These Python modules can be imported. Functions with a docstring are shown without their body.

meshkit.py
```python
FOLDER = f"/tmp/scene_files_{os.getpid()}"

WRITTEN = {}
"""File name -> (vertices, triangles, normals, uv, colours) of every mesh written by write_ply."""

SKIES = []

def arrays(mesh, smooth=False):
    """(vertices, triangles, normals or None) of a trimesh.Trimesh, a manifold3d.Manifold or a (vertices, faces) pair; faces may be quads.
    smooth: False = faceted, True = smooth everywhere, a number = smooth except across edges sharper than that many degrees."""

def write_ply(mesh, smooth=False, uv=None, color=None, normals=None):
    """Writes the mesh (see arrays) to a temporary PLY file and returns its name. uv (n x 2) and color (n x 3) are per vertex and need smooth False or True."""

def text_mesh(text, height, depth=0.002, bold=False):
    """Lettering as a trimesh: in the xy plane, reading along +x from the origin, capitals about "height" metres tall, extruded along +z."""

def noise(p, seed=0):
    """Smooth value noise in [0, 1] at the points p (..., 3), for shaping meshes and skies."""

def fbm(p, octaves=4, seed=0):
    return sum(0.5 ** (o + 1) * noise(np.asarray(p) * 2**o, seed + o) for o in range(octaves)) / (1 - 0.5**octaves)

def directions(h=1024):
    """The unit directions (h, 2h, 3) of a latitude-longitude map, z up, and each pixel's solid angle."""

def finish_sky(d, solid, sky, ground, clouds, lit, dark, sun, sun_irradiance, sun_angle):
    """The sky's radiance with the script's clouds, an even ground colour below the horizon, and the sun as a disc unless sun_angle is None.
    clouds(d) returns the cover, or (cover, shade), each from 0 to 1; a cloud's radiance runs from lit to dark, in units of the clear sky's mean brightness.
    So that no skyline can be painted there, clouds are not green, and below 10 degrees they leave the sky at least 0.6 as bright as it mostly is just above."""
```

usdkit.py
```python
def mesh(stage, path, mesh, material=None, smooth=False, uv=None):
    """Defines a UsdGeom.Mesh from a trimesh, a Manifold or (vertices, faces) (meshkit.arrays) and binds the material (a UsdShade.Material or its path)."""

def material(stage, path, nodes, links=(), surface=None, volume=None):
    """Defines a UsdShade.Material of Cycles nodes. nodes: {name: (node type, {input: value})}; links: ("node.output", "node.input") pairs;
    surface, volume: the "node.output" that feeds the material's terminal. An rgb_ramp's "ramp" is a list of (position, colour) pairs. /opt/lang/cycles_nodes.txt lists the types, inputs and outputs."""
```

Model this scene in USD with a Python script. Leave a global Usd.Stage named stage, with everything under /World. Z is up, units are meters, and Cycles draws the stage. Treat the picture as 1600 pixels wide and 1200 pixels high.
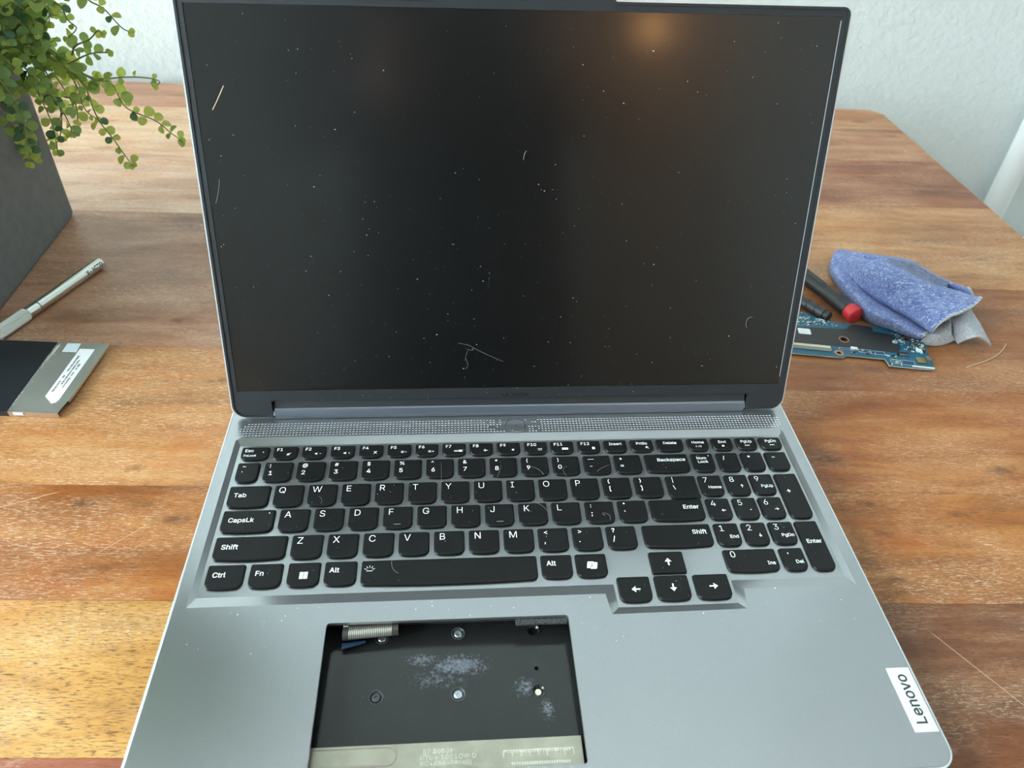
import math, random
import numpy as np, trimesh, manifold3d as m3, meshkit, usdkit
from pxr import Usd, UsdGeom, UsdLux, Sdf, Gf
from shapely.geometry import Polygon, LineString, Point, box as shapely_box
from shapely import affinity
from shapely.ops import unary_union
from scipy.interpolate import PchipInterpolator, CubicSpline, make_interp_spline

# ------------------------------------------------------------------ stage, camera, light, exposure
stage = Usd.Stage.CreateInMemory()
UsdGeom.SetStageUpAxis(stage, UsdGeom.Tokens.z)
UsdGeom.SetStageMetersPerUnit(stage, 1.0)
UsdGeom.Xform.Define(stage, '/World')
UsdGeom.Scope.Define(stage, '/World/Looks')
def sbox(x0, x1, y0, y1): return shapely_box(x0, y0, x1, y1)
TABLE = 750.0                      # height of the table top, mm
ZOFF = TABLE + 21.0                # the laptop's keyboard deck is z = 0 in the working frame (mm)
def W(p):                          # working frame (mm) -> world (m)
    p = np.asarray(p, float)
    return (p + np.array([0, 0, ZOFF])) * 0.001

EYE = np.array([-37.171, -96.459, 335.884])
AX_R, AX_D, AX_F = (np.array(v) for v in ([[0.997259, -0.064243, 0.036714], [-0.013944, -0.650449, -0.759422], [0.072668, 0.756828, -0.649562]]))
cam = UsdGeom.Camera.Define(stage, '/World/camera')
M = Gf.Matrix4d(1.0)
for i, v in enumerate((AX_R, -AX_D, -AX_F)):
    M.SetRow(i, Gf.Vec4d(*map(float, v), 0))
M.SetRow(3, Gf.Vec4d(*map(float, W(EYE)), 1))
cam.AddTransformOp().Set(M)
cam.CreateHorizontalApertureAttr(36.0)
cam.CreateVerticalApertureAttr(27.0)
cam.CreateFocalLengthAttr(36.0 * 1188.415 / 1600.0)
cam.CreateClippingRangeAttr(Gf.Vec2f(0.01, 50))
cam.CreateFStopAttr(13.0)
cam.CreateFocusDistanceAttr(0.47)
cam.CreateExposureAttr(0.72)

dome = UsdLux.DomeLight.Define(stage, '/World/sky')
dome.CreateIntensityAttr(0.25)
dome.CreateColorAttr(Gf.Vec3f(0.85, 0.93, 1.0))
def rect_light(name, pos, size, rot, power, color):
    l = UsdLux.RectLight.Define(stage, '/World/' + name)
    l.CreateWidthAttr(size[0]); l.CreateHeightAttr(size[1])
    l.CreateIntensityAttr(power); l.CreateColorAttr(Gf.Vec3f(*color))
    x = UsdGeom.Xformable(l)
    x.AddTranslateOp().Set(Gf.Vec3d(*map(float, W(pos))))
    x.AddRotateXYZOp().Set(Gf.Vec3f(*rot))
    return l
# daylight outside the window and the second, added one (rect lights shine along their -z)
rect_light('daylight', (-1420, -500, 640), (7.6, 4.4), (90, 0, -90), 10.0, (0.84, 0.96, 1.0))


# ------------------------------------------------------------------ scene-graph helpers
RNG = random.Random(7)
NP = np.random.default_rng(7)
USED, BASE = {}, {}
def path_for(parent, name):
    k = (parent, name); n = USED.get(k, 0); USED[k] = n + 1
    return f'{parent}/{name}' if n == 0 else f'{parent}/{name}_{n:03d}'
def tag(prim, label=None, cat=None, group=None, kind=None):
    for k, v in (('label', label), ('category', cat), ('group', group), ('kind', kind)):
        if v: prim.SetCustomDataByKey(k, v)
    return prim
def thing(name, base, label=None, cat=None, group=None, kind=None):
    p = path_for('/World', name)
    x = UsdGeom.Xform.Define(stage, p)
    x.AddTranslateOp().Set(Gf.Vec3d(*map(float, W(base))))
    BASE[p] = np.asarray(base, float)
    tag(x.GetPrim(), label, cat, group, kind)
    return p
def verts(mesh, smooth):
    return meshkit.arrays(mesh, smooth)
def part(parent, name, mesh, mat, smooth=30, label=None, kind=None):
    """A mesh (mm, working frame) under a thing or a part."""
    p = path_for(parent, name)
    root = next(b for b in sorted(BASE, key=len, reverse=True) if p.startswith(b + '/'))
    if hasattr(mesh, 'to_mesh'):
        mm = mesh.to_mesh(); mesh = (np.array(mm.vert_properties[:, :3], float), np.array(mm.tri_verts))
    if isinstance(mesh, trimesh.Trimesh):
        mesh = (np.array(mesh.vertices), np.array(mesh.faces))
    v, f = mesh
    usdkit.mesh(stage, p, ((np.asarray(v, float) - BASE[root]) * 0.001, f), mat, smooth)
    tag(stage.GetPrimAtPath(p), label, None, None, kind)
    return p
def solo(name, mesh, mat, label=None, cat=None, group=None, kind=None, smooth=30):
    """A thing that is one mesh."""
    if hasattr(mesh, 'to_mesh'):
        mm = mesh.to_mesh(); mesh = (np.array(mm.vert_properties[:, :3], float), np.array(mm.tri_verts))
    if isinstance(mesh, trimesh.Trimesh):
        mesh = (np.array(mesh.vertices), np.array(mesh.faces))
    v, f = np.asarray(mesh[0], float), np.asarray(mesh[1])
    p = path_for('/World', name)
    base = np.array([(v[:, 0].min() + v[:, 0].max()) / 2, (v[:, 1].min() + v[:, 1].max()) / 2, v[:, 2].min()])
    m = usdkit.mesh(stage, p, ((v - base) * 0.001, f), mat, smooth)
    m.AddTranslateOp().Set(Gf.Vec3d(*map(float, W(base))))
    tag(m.GetPrim(), label, cat, group, kind)
    return p

# ------------------------------------------------------------------ mesh helpers (all mm)
def cat(*ms):
    vs, fs, n = [], [], 0
    for m in ms:
        if hasattr(m, 'to_mesh'):
            q = m.to_mesh(); v, f = np.array(q.vert_properties[:, :3], float), np.array(q.tri_verts)
        elif isinstance(m, trimesh.Trimesh): v, f = np.array(m.vertices), np.array(m.faces)
        else: v, f = np.asarray(m[0], float), np.asarray(m[1])
        vs.append(v); fs.append(f + n); n += len(v)
    return np.vstack(vs), np.vstack(fs)
def move(m, t): 
    v, f = cat(m); return v + np.asarray(t, float), f
def xf(m, A, t=(0, 0, 0)):
    v, f = cat(m); return v @ np.asarray(A, float).T + np.asarray(t, float), f
def rotz(a):
    c, s = math.cos(a), math.sin(a); return np.array([[c, -s, 0], [s, c, 0], [0, 0, 1.0]])
def loft(rings, cap0=True, cap1=True):
    """Rings of equal count (counter-clockwise, first one lowest); caps are fans about the centroid."""
    n = len(rings[0]); v = [np.asarray(r, float) for r in rings]; f = []
    for k in range(len(rings) - 1):
        a, b = k * n, (k + 1) * n
        for i in range(n):
            j = (i + 1) % n
            f += [(a + i, a + j, b + j), (a + i, b + j, b + i)]
    V = np.vstack(v)
    if cap0:
        V = np.vstack([V, v[0].mean(0)]); c = len(V) - 1
        f += [(c, (i + 1) % n, i) for i in range(n)]
    if cap1:
        V = np.vstack([V, v[-1].mean(0)]); c = len(V) - 1; a = (len(rings) - 1) * n
        f += [(c, a + i, a + (i + 1) % n) for i in range(n)]
    return V, np.array(f)
def rrect(x0, x1, y0, y1, r, z=0.0, n=5):
    """Rounded rectangle, counter-clockwise; r is one radius or four (front-left, front-right, back-right, back-left)."""
    r = [r] * 4 if np.ndim(r) == 0 else list(r)
    pts = []
    for (cx, cy, a0), q in zip(((x0, y0, 180), (x1, y0, 270), (x1, y1, 0), (x0, y1, 90)), r):
        sx, sy = (1 if cx == x0 else -1), (1 if cy == y0 else -1)
        for k in range(n + 1):
            a = math.radians(a0 + 90 * k / n)
            pts.append((cx + sx * q + q * math.cos(a), cy + sy * q + q * math.sin(a), z))
    return np.array(pts)
def rbox(x0, x1, y0, y1, z0, z1, r=1.0, c=0.3, n=4):
    """A box with rounded upright edges and small chamfers top and bottom."""
    r = max(r, c + 1e-3)
    return loft([rrect(x0 + c, x1 - c, y0 + c, y1 - c, max(r - c, 1e-3), z0, n), rrect(x0, x1, y0, y1, r, z0 + c, n),
                 rrect(x0, x1, y0, y1, r, z1 - c, n), rrect(x0 + c, x1 - c, y0 + c, y1 - c, max(r - c, 1e-3), z1, n)])
def bx(x0, x1, y0, y1, z0, z1):
    v = np.array([(x, y, z) for z in (z0, z1) for x, y in ((x0, y0), (x1, y0), (x1, y1), (x0, y1))], float)
    f = [(0, 2, 1), (0, 3, 2), (4, 5, 6), (4, 6, 7)]
    for i in range(4):
        j = (i + 1) % 4; f += [(i, j, j + 4), (i, j + 4, i + 4)]
    return v, np.array(f)
def extrude(poly, z0, z1):
    ms = []
    for g in getattr(poly, 'geoms', [poly]):
        if g.area < 1e-6: continue
        m = trimesh.creation.extrude_polygon(g, z1 - z0, engine='earcut'); m.apply_translation((0, 0, z0)); ms.append(m)
    return cat(*ms)
def man(m):
    v, f = cat(m)
    t = trimesh.Trimesh(v, f, process=True)
    return m3.Manifold(m3.Mesh(np.asarray(t.vertices, np.float32), np.asarray(t.faces, np.uint32)))
def prism(pts, z0, z1):
    """A Manifold prism over a polygon."""
    return m3.CrossSection([np.asarray(pts, np.float64)[:, :2]]).extrude(z1 - z0).translate((0, 0, z0))
def cyl(p0, p1, r0, r1=None, n=24):
    """A capped cone frustum between two points."""
    r1 = r0 if r1 is None else r1
    return lathe([(0, r0), (np.linalg.norm(np.subtract(p1, p0)), r1)], p0, p1, n)
def lathe(profile, p0, p1, n=32):
    """profile: (distance along p0->p1, radius)."""
    p0, p1 = np.asarray(p0, float), np.asarray(p1, float)
    d = (p1 - p0) / np.linalg.norm(p1 - p0)
    a = np.cross(d, (0, 0, 1.0)) if abs(d[2]) < .95 else np.cross(d, (1.0, 0, 0)); a /= np.linalg.norm(a); b = np.cross(d, a)
    an = np.arange(n) * 2 * math.pi / n
    return loft([p0 + d * t + r * (np.cos(an)[:, None] * a + np.sin(an)[:, None] * b) for t, r in profile])
def tube(pts, r, n=6, steps=None):
    pts = np.asarray(pts, float)
    if steps and len(pts) > 2:
        t = np.linspace(0, 1, len(pts)); pts = CubicSpline(t, pts)(np.linspace(0, 1, steps))
    r = np.broadcast_to(np.asarray(r, float), (len(pts),)) if np.ndim(r) == 0 else np.interp(np.linspace(0, 1, len(pts)), np.linspace(0, 1, len(r)), r)
    tg = np.gradient(pts, axis=0); tg /= np.linalg.norm(tg, axis=1, keepdims=True) + 1e-12
    ref = np.array([0.13, 0.31, 0.94]); rings = []
    an = np.arange(n) * 2 * math.pi / n
    for p, t, q in zip(pts, tg, r):
        a = np.cross(t, ref); a /= np.linalg.norm(a) + 1e-12; b = np.cross(t, a)
        rings.append(p + q * (np.cos(an)[:, None] * a + np.sin(an)[:, None] * b))
    return loft(rings)
def text(s, h, x, y, z, sx=1.12, rot=0.0, anchor='l', depth=0.03, bold=False):
    """Flat raised lettering: capital height h, anchored left / centre / right at x, baseline y."""
    m = meshkit.text_mesh(s, h, depth, bold); v, f = np.array(m.vertices), np.array(m.faces)
    v[:, 0] *= sx
    w = v[:, 0].max() + v[:, 0].min() * 0
    v[:, 0] -= {'l': 0, 'c': w / 2, 'r': w}[anchor]
    return (v @ rotz(rot).T + np.array([x, y, z]), f)
def flat(poly, z, depth=0.03):
    return extrude(poly, z, z + depth)

# ------------------------------------------------------------------ materials
class Mat:
    def __init__(s): s.nodes, s.links = {}, []
    def n(s, kind, **kw):
        name = f'n{len(s.nodes)}'; vals = {}
        for k, v in kw.items():
            if isinstance(v, str) and v.split('.')[0] in s.nodes: s.links.append((v, f'{name}.{k}'))
            else: vals[k] = v
        s.nodes[name] = (kind, vals); return name
    def done(s, name, surface):
        return usdkit.material(stage, '/World/Looks/' + name, s.nodes, s.links, surface=surface)
    def scaled(s, src, scale, loc=(0, 0, 0), rot=(0, 0, 0)):
        return s.n('mapping', vector=src, scale=scale, location=loc, rotation=rot) + '.vector'
    def noise(s, vec, scale=1.0, detail=3.0, rough=0.5, dist=0.0):
        return s.n('noise_texture', vector=vec, scale=scale, detail=detail, roughness=rough, distortion=dist) + '.fac'
    def rng(s, v, a, b, c=0.0, d=1.0):
        return s.n('map_range', value=v, from_min=a, from_max=b, to_min=c, to_max=d, clamp=True) + '.result'
    def mul(s, a, b, kind='multiply'):
        return s.n('math', math_type=kind, value1=a, value2=b) + '.value'
    def mix(s, f, a, b):
        return s.n('mix_color', fac=f, a=a, b=b) + '.result'
def srgb(r, g, b):
    return tuple(((c / 255 + 0.055) / 1.055) ** 2.4 if c > 10 else c / 255 / 12.92 for c in (r, g, b))
def plain(name, col, rough=0.5, metal=0.0, spec=0.5, grain=0.0, scale=400.0, bump=0.0, **kw):
    m = Mat(); p = m.n('geometry') + '.position'
    c = col
    nz = m.noise(p, scale, 3.0)
    if grain:
        c = m.mix(m.rng(nz, 0.3, 0.7), tuple(x * (1 - grain) for x in col), tuple(min(1, x * (1 + grain)) for x in col))
    extra = dict(kw)
    if bump: extra['normal'] = m.n('bump', height=nz, strength=bump, distance=0.0004) + '.normal'
    s = m.n('principled_bsdf', base_color=c, roughness=rough, metallic=metal, specular_ior_level=spec, **extra)
    return m.done(name, s + '.BSDF')
TILT = math.atan(0.045)
def wood(name, dark, mid, light, seed, wear=0.5, knots=(), pore=0.5, scratch=()):
    m = Mat(); g = m.n('geometry') + '.position'
    base0 = m.scaled(g, (1, 1, 1), (seed * 0.731, seed * 0.417, 0), (0, 0, TILT))
    wn = m.n('noise_texture', vector=m.scaled(base0, (7, 14, 7)), scale=1.0, detail=3.0) + '.color'
    wn = m.n('vector_math', math_type='multiply_add', vector1=wn, vector2=(0.060, 0.016, 0.0), vector3=base0) + '.vector'
    base = wn
    grain = m.noise(m.scaled(base, (6, 62, 30)), 1, 8, 0.72, 0.5)
    broad = m.noise(m.scaled(base, (8, 26, 8)), 1, 4, 0.6, 0.7)
    t = m.n('math', math_type='multiply_add', value1=grain, value2=0.52, value3=m.mul(broad, 0.48)) + '.value'
    col = m.n('rgb_ramp', fac=t, ramp=[(0.34, dark), (0.50, mid), (0.66, light)]) + '.color'
    hue = m.noise(m.scaled(base, (11, 30, 9), (1.3, 5.1, 0)), 1, 3, 0.6, 0.5)
    col = m.mix(m.rng(hue, 0.52, 0.68, 0, 0.55), col, tuple(a * b for a, b in zip(mid, (1.05, 0.78, 0.52))))
    fine = m.noise(m.scaled(base0, (200, 1350, 500)), 1, 4, 0.65, 0.4)
    col = m.mix(m.mul(m.rng(fine, 0.51, 0.66), pore), col, tuple(c * 0.42 for c in dark))
    # worn flakes and short scratches along the grain
    fl = m.noise(m.scaled(base0, (215, 1250, 200)), 1, 6, 0.72, 0.8)
    mask = m.noise(m.scaled(base0, (9, 20, 9), (3.1, 1.7, 0)), 1, 4, 0.65, 0.3)
    fk = m.mul(m.rng(fl, 0.525, 0.585), m.rng(mask, 0.52 - 0.20 * wear, 0.72 - 0.18 * wear))
    fk = m.mul(fk, 0.66)
    patch = m.rng(mask, 0.50 - 0.14 * wear, 0.74 - 0.12 * wear, 0, 0.13)
    col = m.mix(patch, col, tuple(min(1, 0.45 * a + 0.55 * b) for a, b in zip(light, (0.66, 0.52, 0.38))))
    pale = tuple(min(1.0, 0.35 * c + 0.65 * d) for c, d in zip(light, (0.80, 0.62, 0.45)))
    col = m.mix(fk, col, pale)
    for kx, ky, kr in knots:
        k = W((kx, ky, -21.0))
        sub = m.n('vector_math', math_type='subtract', vector1=g, vector2=tuple(map(float, k))) + '.vector'
        jit = m.n('noise_texture', vector=g, scale=180.0, detail=3.0) + '.fac'
        ln = m.n('vector_math', math_type='length', vector1=m.scaled(sub, (420.0, 1000.0, 0.0))) + '.value'
        d = m.n('math', math_type='multiply_add', value1=jit, value2=kr * 2.2, value3=ln) + '.value'
        col = m.mix(m.rng(d, kr * 1.1, kr * 2.3, 0.62, 0.0), col, tuple(c * 0.5 for c in dark))
    for (ax, ay), (bx_, by_), wd in scratch:
        a, b = W((ax, ay, -21.0)), W((bx_, by_, -21.0)); L = np.linalg.norm(b - a); dirv = (b - a) / L; nv = np.array([-dirv[1], dirv[0], 0])
        sub = m.n('vector_math', math_type='subtract', vector1=g, vector2=tuple(map(float, a))) + '.vector'
        dn = m.n('math', math_type='absolute', value1=m.n('vector_math', math_type='dot_product', vector1=sub, vector2=tuple(map(float, nv))) + '.value') + '.value'
        al = m.n('vector_math', math_type='dot_product', vector1=sub, vector2=tuple(map(float, dirv))) + '.value'
        on = m.mul(m.rng(dn, wd * 0.0005, wd * 0.001, 1, 0), m.mul(m.rng(al, 0.0, 0.004), m.rng(al, L - 0.004, L, 1, 0)))
        col = m.mix(m.mul(on, 0.5), col, pale)
    bp = m.n('bump', height=m.mul(m.mul(fine, 0.6), m.mul(grain, 1.2), 'add'), strength=0.25, distance=0.0006) + '.normal'
    s = m.n('principled_bsdf', base_color=col, roughness=m.rng(fk, 0, 1, 0.36, 0.6), specular_ior_level=0.45, normal=bp)
    return m.done(name, s + '.BSDF')

# ------------------------------------------------------------------ the room
def wall_mat():
    m = Mat(); p = m.n('geometry') + '.position'
    a = m.noise(p, 95.0, 5.0, 0.6, 0.2); b = m.noise(p, 300.0, 3.0)
    h = m.mul(m.rng(a, 0.38, 0.66), m.mul(b, 0.25), 'add')
    bp = m.n('bump', height=h, strength=0.28, distance=0.0022) + '.normal'
    return m.done('roughcast_paint', m.n('principled_bsdf', base_color=(0.73, 0.77, 0.765), roughness=0.85, specular_ior_level=0.25, normal=bp) + '.BSDF')
M_WALL = wall_mat()
M_WHITE = plain('white_paint', (0.86, 0.88, 0.88), 0.35)
M_EDGE_D = plain('handle_metal', (.6, .6, .6), .3, .9)
M_CEIL = plain('ceiling_paint', (0.84, 0.85, 0.84), 0.9)
M_FLOOR = wood('floor_boards', (0.10, 0.06, 0.035), (0.22, 0.14, 0.08), (0.34, 0.24, 0.15), 3, 0.0)
XL, XR, YF, YB, ZF, ZC = -1050.0, 2300.0, -2700.0, 965.0, -ZOFF, 1730.0
WY0, WY1, WZ0, WZ1 = -700.0, 850.0, -40.0, 1360.0          # window opening in the left wall
VY0, VY1 = -2350.0, -1250.0  # second opening, added to brighten the front of the room
S = 'structure'
solo('floor', bx(XL - 120, XR + 120, YF - 120, YB + 120, ZF - 60, ZF), M_FLOOR, kind=S)
solo('ceiling', bx(XL - 120, XR + 120, YF - 120, YB + 120, ZC, ZC + 60), M_CEIL, kind=S)
solo('wall_back', bx(XL - 120, XR + 120, YB, YB + 120, ZF, ZC), M_WALL, kind=S)
solo('wall_front', bx(XL - 120, XR + 120, YF - 120, YF, ZF, ZC), M_WALL, kind=S)
solo('wall_right', bx(XR, XR + 120, YF, YB, ZF, ZC), M_WALL, kind=S)
solo('wall_left', cat(bx(XL - 120, XL, YF, VY0, ZF, ZC), bx(XL - 120, XL, VY1, WY0, ZF, ZC), bx(XL - 120, XL, VY0, VY1, ZF, WZ0), bx(XL - 120, XL, VY0, VY1, WZ1, ZC), bx(XL - 120, XL, WY1, YB, ZF, ZC), bx(XL - 120, XL, WY0, WY1, ZF, WZ0), bx(XL - 120, XL, WY0, WY1, WZ1, ZC)), M_WALL, kind=S)
solo('baseboard_back', bx(XL, XR, YB - 14, YB, ZF, ZF + 80), M_WHITE, kind=S)
def frame_yz(y0, y1, z0, z1, w, xa, xb):
    return cat(bx(xa, xb, y0, y0 + w, z0, z1), bx(xa, xb, y1 - w, y1, z0, z1), bx(xa, xb, y0 + w, y1 - w, z0, z0 + w), bx(xa, xb, y0 + w, y1 - w, z1 - w, z1))
def pane_mat():
    m = Mat(); fr = m.n('fresnel', IOR=1.35) + '.fac'
    return m.done('window_glass', m.n('mix_closure', fac=fr, closure1=m.n('transparent_bsdf', color=(0.98, 1, 0.99)) + '.BSDF', closure2=m.n('glossy_bsdf', roughness=0.02) + '.BSDF') + '.closure')
M_PANE = pane_mat()
for num_, (a0, a1) in enumerate(((WY0, WY1), (VY0, VY1)), 1):  # the second of these windows is an added light source
    ym = (a0 + a1) / 2
    win = thing(f'window_{num_}', (XL - 60, ym, WZ0), kind=S)
    part(win, 'window_frame', frame_yz(a0, a1, WZ0, WZ1, 50, XL - 80, XL - 30), M_WHITE)
    part(win, 'mullion', bx(XL - 78, XL - 32, ym - 35, ym + 35, WZ0 + 50, WZ1 - 50), M_WHITE)
    for y0, y1 in ((a0 + 50, ym - 35), (ym + 35, a1 - 50)):
        part(win, 'pane', bx(XL - 58, XL - 54, y0, y1, WZ0 + 50, WZ1 - 50), M_PANE)
    part(win, 'sill', rbox(XL - 30, XL + 60, a0 - 30, a1 + 30, WZ0 - 25, WZ0, 4, 2), M_WHITE)

door = thing('door_1', (880, YF + 20, ZF), kind=S)  # unseen door, added for the warm glow mirrored in the screen
M_DOOR = plain('door_wood', (0.30, 0.16, 0.07), .45, 0, .5, .2, 30.)
part(door, 'door_frame', cat(bx(560, 630, YF, YF + 40, ZF, 1300), bx(1130, 1200, YF, YF + 40, ZF, 1300), bx(630, 1130, YF, YF + 40, 1230, 1300)), M_DOOR)
part(door, 'door_panel', rbox(630, 1130, YF + 2, YF + 34, ZF + 6, 1228, 3, 2), M_DOOR)
part(door, 'door_handle', cat(cyl((680, YF + 34, 280), (680, YF + 75, 280), 9), tube([(680, YF + 72, 280), (740, YF + 74, 280), (800, YF + 72, 280)], 9, 10)), M_EDGE_D)
t = solo('heating_pipe', lathe([(0, 17), (ZC - ZF - 4, 17)], (806, 936, ZF + 1), (806, 936, ZC - 1), 32), M_WHITE,
         'white vertical heating pipe on the wall right of the table', 'pipe')
rad = thing('radiator', (1260, 910, ZF + 120), 'white panel radiator below table height at the right edge', 'radiator')
part(rad, 'panel', rbox(872, 1650, 868, 898, ZF + 120, -268, 8, 4), M_WHITE)
part(rad, 'top_grille', cat(*[bx(876 + k * 24, 888 + k * 24, 868, 950, -267, -262) for k in range(32)], bx(872, 1650, 866, 872, -270, -261), bx(872, 1650, 946, 952, -270, -261)), M_WHITE)
part(rad, 'side_cover', bx(870, 874, 868, 952, ZF + 130, -262), M_WHITE)
for x in (980, 1540):
    part(rad, 'foot', cat(bx(x - 15, x + 15, 880, 930, ZF, ZF + 125)), M_WHITE)

# ------------------------------------------------------------------ the table: planks of mixed hardwood
KN = [(-252.0, 400.7), (-237.6, 243.5), (-225.6, 214.5), (209.3, 237.0), (320.1, 225.0), (217.1, 176.5), (272.6, 189.9), (217.3, 199.9), (454.6, 794.7), (477.7, 819.8), (497.1, 774.1), (409.7, 660.4), (-430.5, 797.6), (-412.6, 721.4), (-259.4, 215.7), (-204.0, 201.7), (210.2, 144.4), (-204.2, 327.3)]
S8 = lambda *c: tuple(srgb(*c))
tb = thing('dining_table', (-120, 420, ZF), 'worn hardwood plank table with a satin finish under the open laptop', 'table')
LX = -900.0
outline = Polygon([(LX, -75), (519, -75), (519, 846), (506, 860), (LX, 955)])
rowsL = [(-150, 56, (92, 52, 36), (150, 84, 58), (176, 108, 78), .2), (56, 138, (140, 94, 44), (190, 138, 72), (212, 168, 104), .2),
         (138, 219, (96, 52, 20), (154, 90, 36), (182, 122, 62), .66), (219, 356, (118, 68, 32), (178, 118, 64), (204, 154, 102), .6),
         (356, 562, (108, 70, 50), (162, 116, 90), (196, 154, 126), .5), (562, 690, (140, 104, 80), (188, 150, 124), (212, 182, 158), .35),
         (690, 824, (150, 108, 78), (200, 160, 126), (220, 188, 158), .3), (824, 990, (130, 86, 62), (176, 124, 94), (196, 150, 118), .1)]
rowsR = [(-150, -10, (70, 42, 26), (112, 70, 44), (140, 96, 66), .3), (-10, 138, (74, 42, 26), (122, 76, 48), (158, 110, 76), .42),
         (138, 219, (104, 56, 22), (162, 98, 44), (196, 138, 78), .55), (219, 318, (100, 56, 26), (156, 92, 44), (188, 130, 76), .5),
         (318, 458, (104, 60, 34), (158, 98, 56), (188, 132, 84), .35), (458, 612, (120, 76, 44), (178, 122, 76), (208, 158, 108), .5),
         (612, 724, (92, 52, 32), (146, 88, 56), (180, 122, 84), .4), (724, 816, (112, 68, 44), (168, 112, 78), (198, 148, 108), .35), (816, 990, (130, 86, 54), (180, 126, 84), (200, 152, 108), .1)]
def plank_mesh(poly, z0, z1, c=0.35):
    inner = poly.buffer(-c, join_style=2)
    o, i = np.array(poly.exterior.coords)[:-1], np.array(inner.exterior.coords)[:-1]
    if len(o) != len(i) : return extrude(poly, z0, z1)
    if Polygon(o).exterior.is_ccw is False: o = o[::-1]
    if Polygon(i).exterior.is_ccw is False: i = i[::-1]
    k = int(np.argmin(np.linalg.norm(i - o[0], axis=1))); i = np.roll(i, -k, axis=0)
    r = lambda p, z: np.c_[p, np.full(len(p), z)]
    return loft([r(o, z0), r(o, z1 - c), r(i, z1)])
for side, rows, x0, x1 in (('L', rowsL, LX - 50, 12.0), ('R', rowsR, 12.0, 700.0)):
    for k, (c0, c1, dk, md, lt, wear) in enumerate(rows):
        st = Polygon([(x0, c0 - .045 * x0), (x1, c0 - .045 * x1), (x1, c1 - .045 * x1), (x0, c1 - .045 * x0)])
        pl = st.intersection(outline)
        if pl.is_empty or pl.area < 50: continue
        pl = pl.simplify(0.01).buffer(-0.04, join_style=2)
        kn = [(x, y, RNG.uniform(3.0, 5.5)) for x, y in KN if pl.contains(Point(x, y))]
        sc = [((213, 112), (250, 56), .45)] if (side == 'R' and k == 1) else ([((-310, 213), (-276, 226), .45), ((-240, 178), (-216, 200), .35)] if (side == 'L' and k == 2) else [])
        m_ = wood(f'wood_{side}{k}', S8(*dk), S8(*md), S8(*lt), (1 if side == 'L' else 20) + k * 1.7, wear, kn, 1.0 if (side, k) == ('L', 1) else 0.5, sc)
        part(tb, 'plank', plank_mesh(pl, -61.0, -21.0), m_, smooth=False)
M_LEG = wood('wood_leg', S8(92, 52, 32), S8(146, 90, 58), S8(176, 120, 82), 55, 0.2)
for x, y in ((-840, -20), (455, -20), (455, 790), (-840, 870)):
    part(tb, 'leg', rbox(x - 40, x + 40, y - 40, y + 40, ZF, -61.5, 6, 3), M_LEG)
part(tb, 'apron', cat(bx(-800, 415, -20, 5, -150, -61.5), bx(-800, 415, 770, 795, -150, -61.5), bx(-830, -805, 25, 760, -150, -61.5), bx(430, 455, 25, 750, -150, -61.5)), M_LEG)

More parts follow.
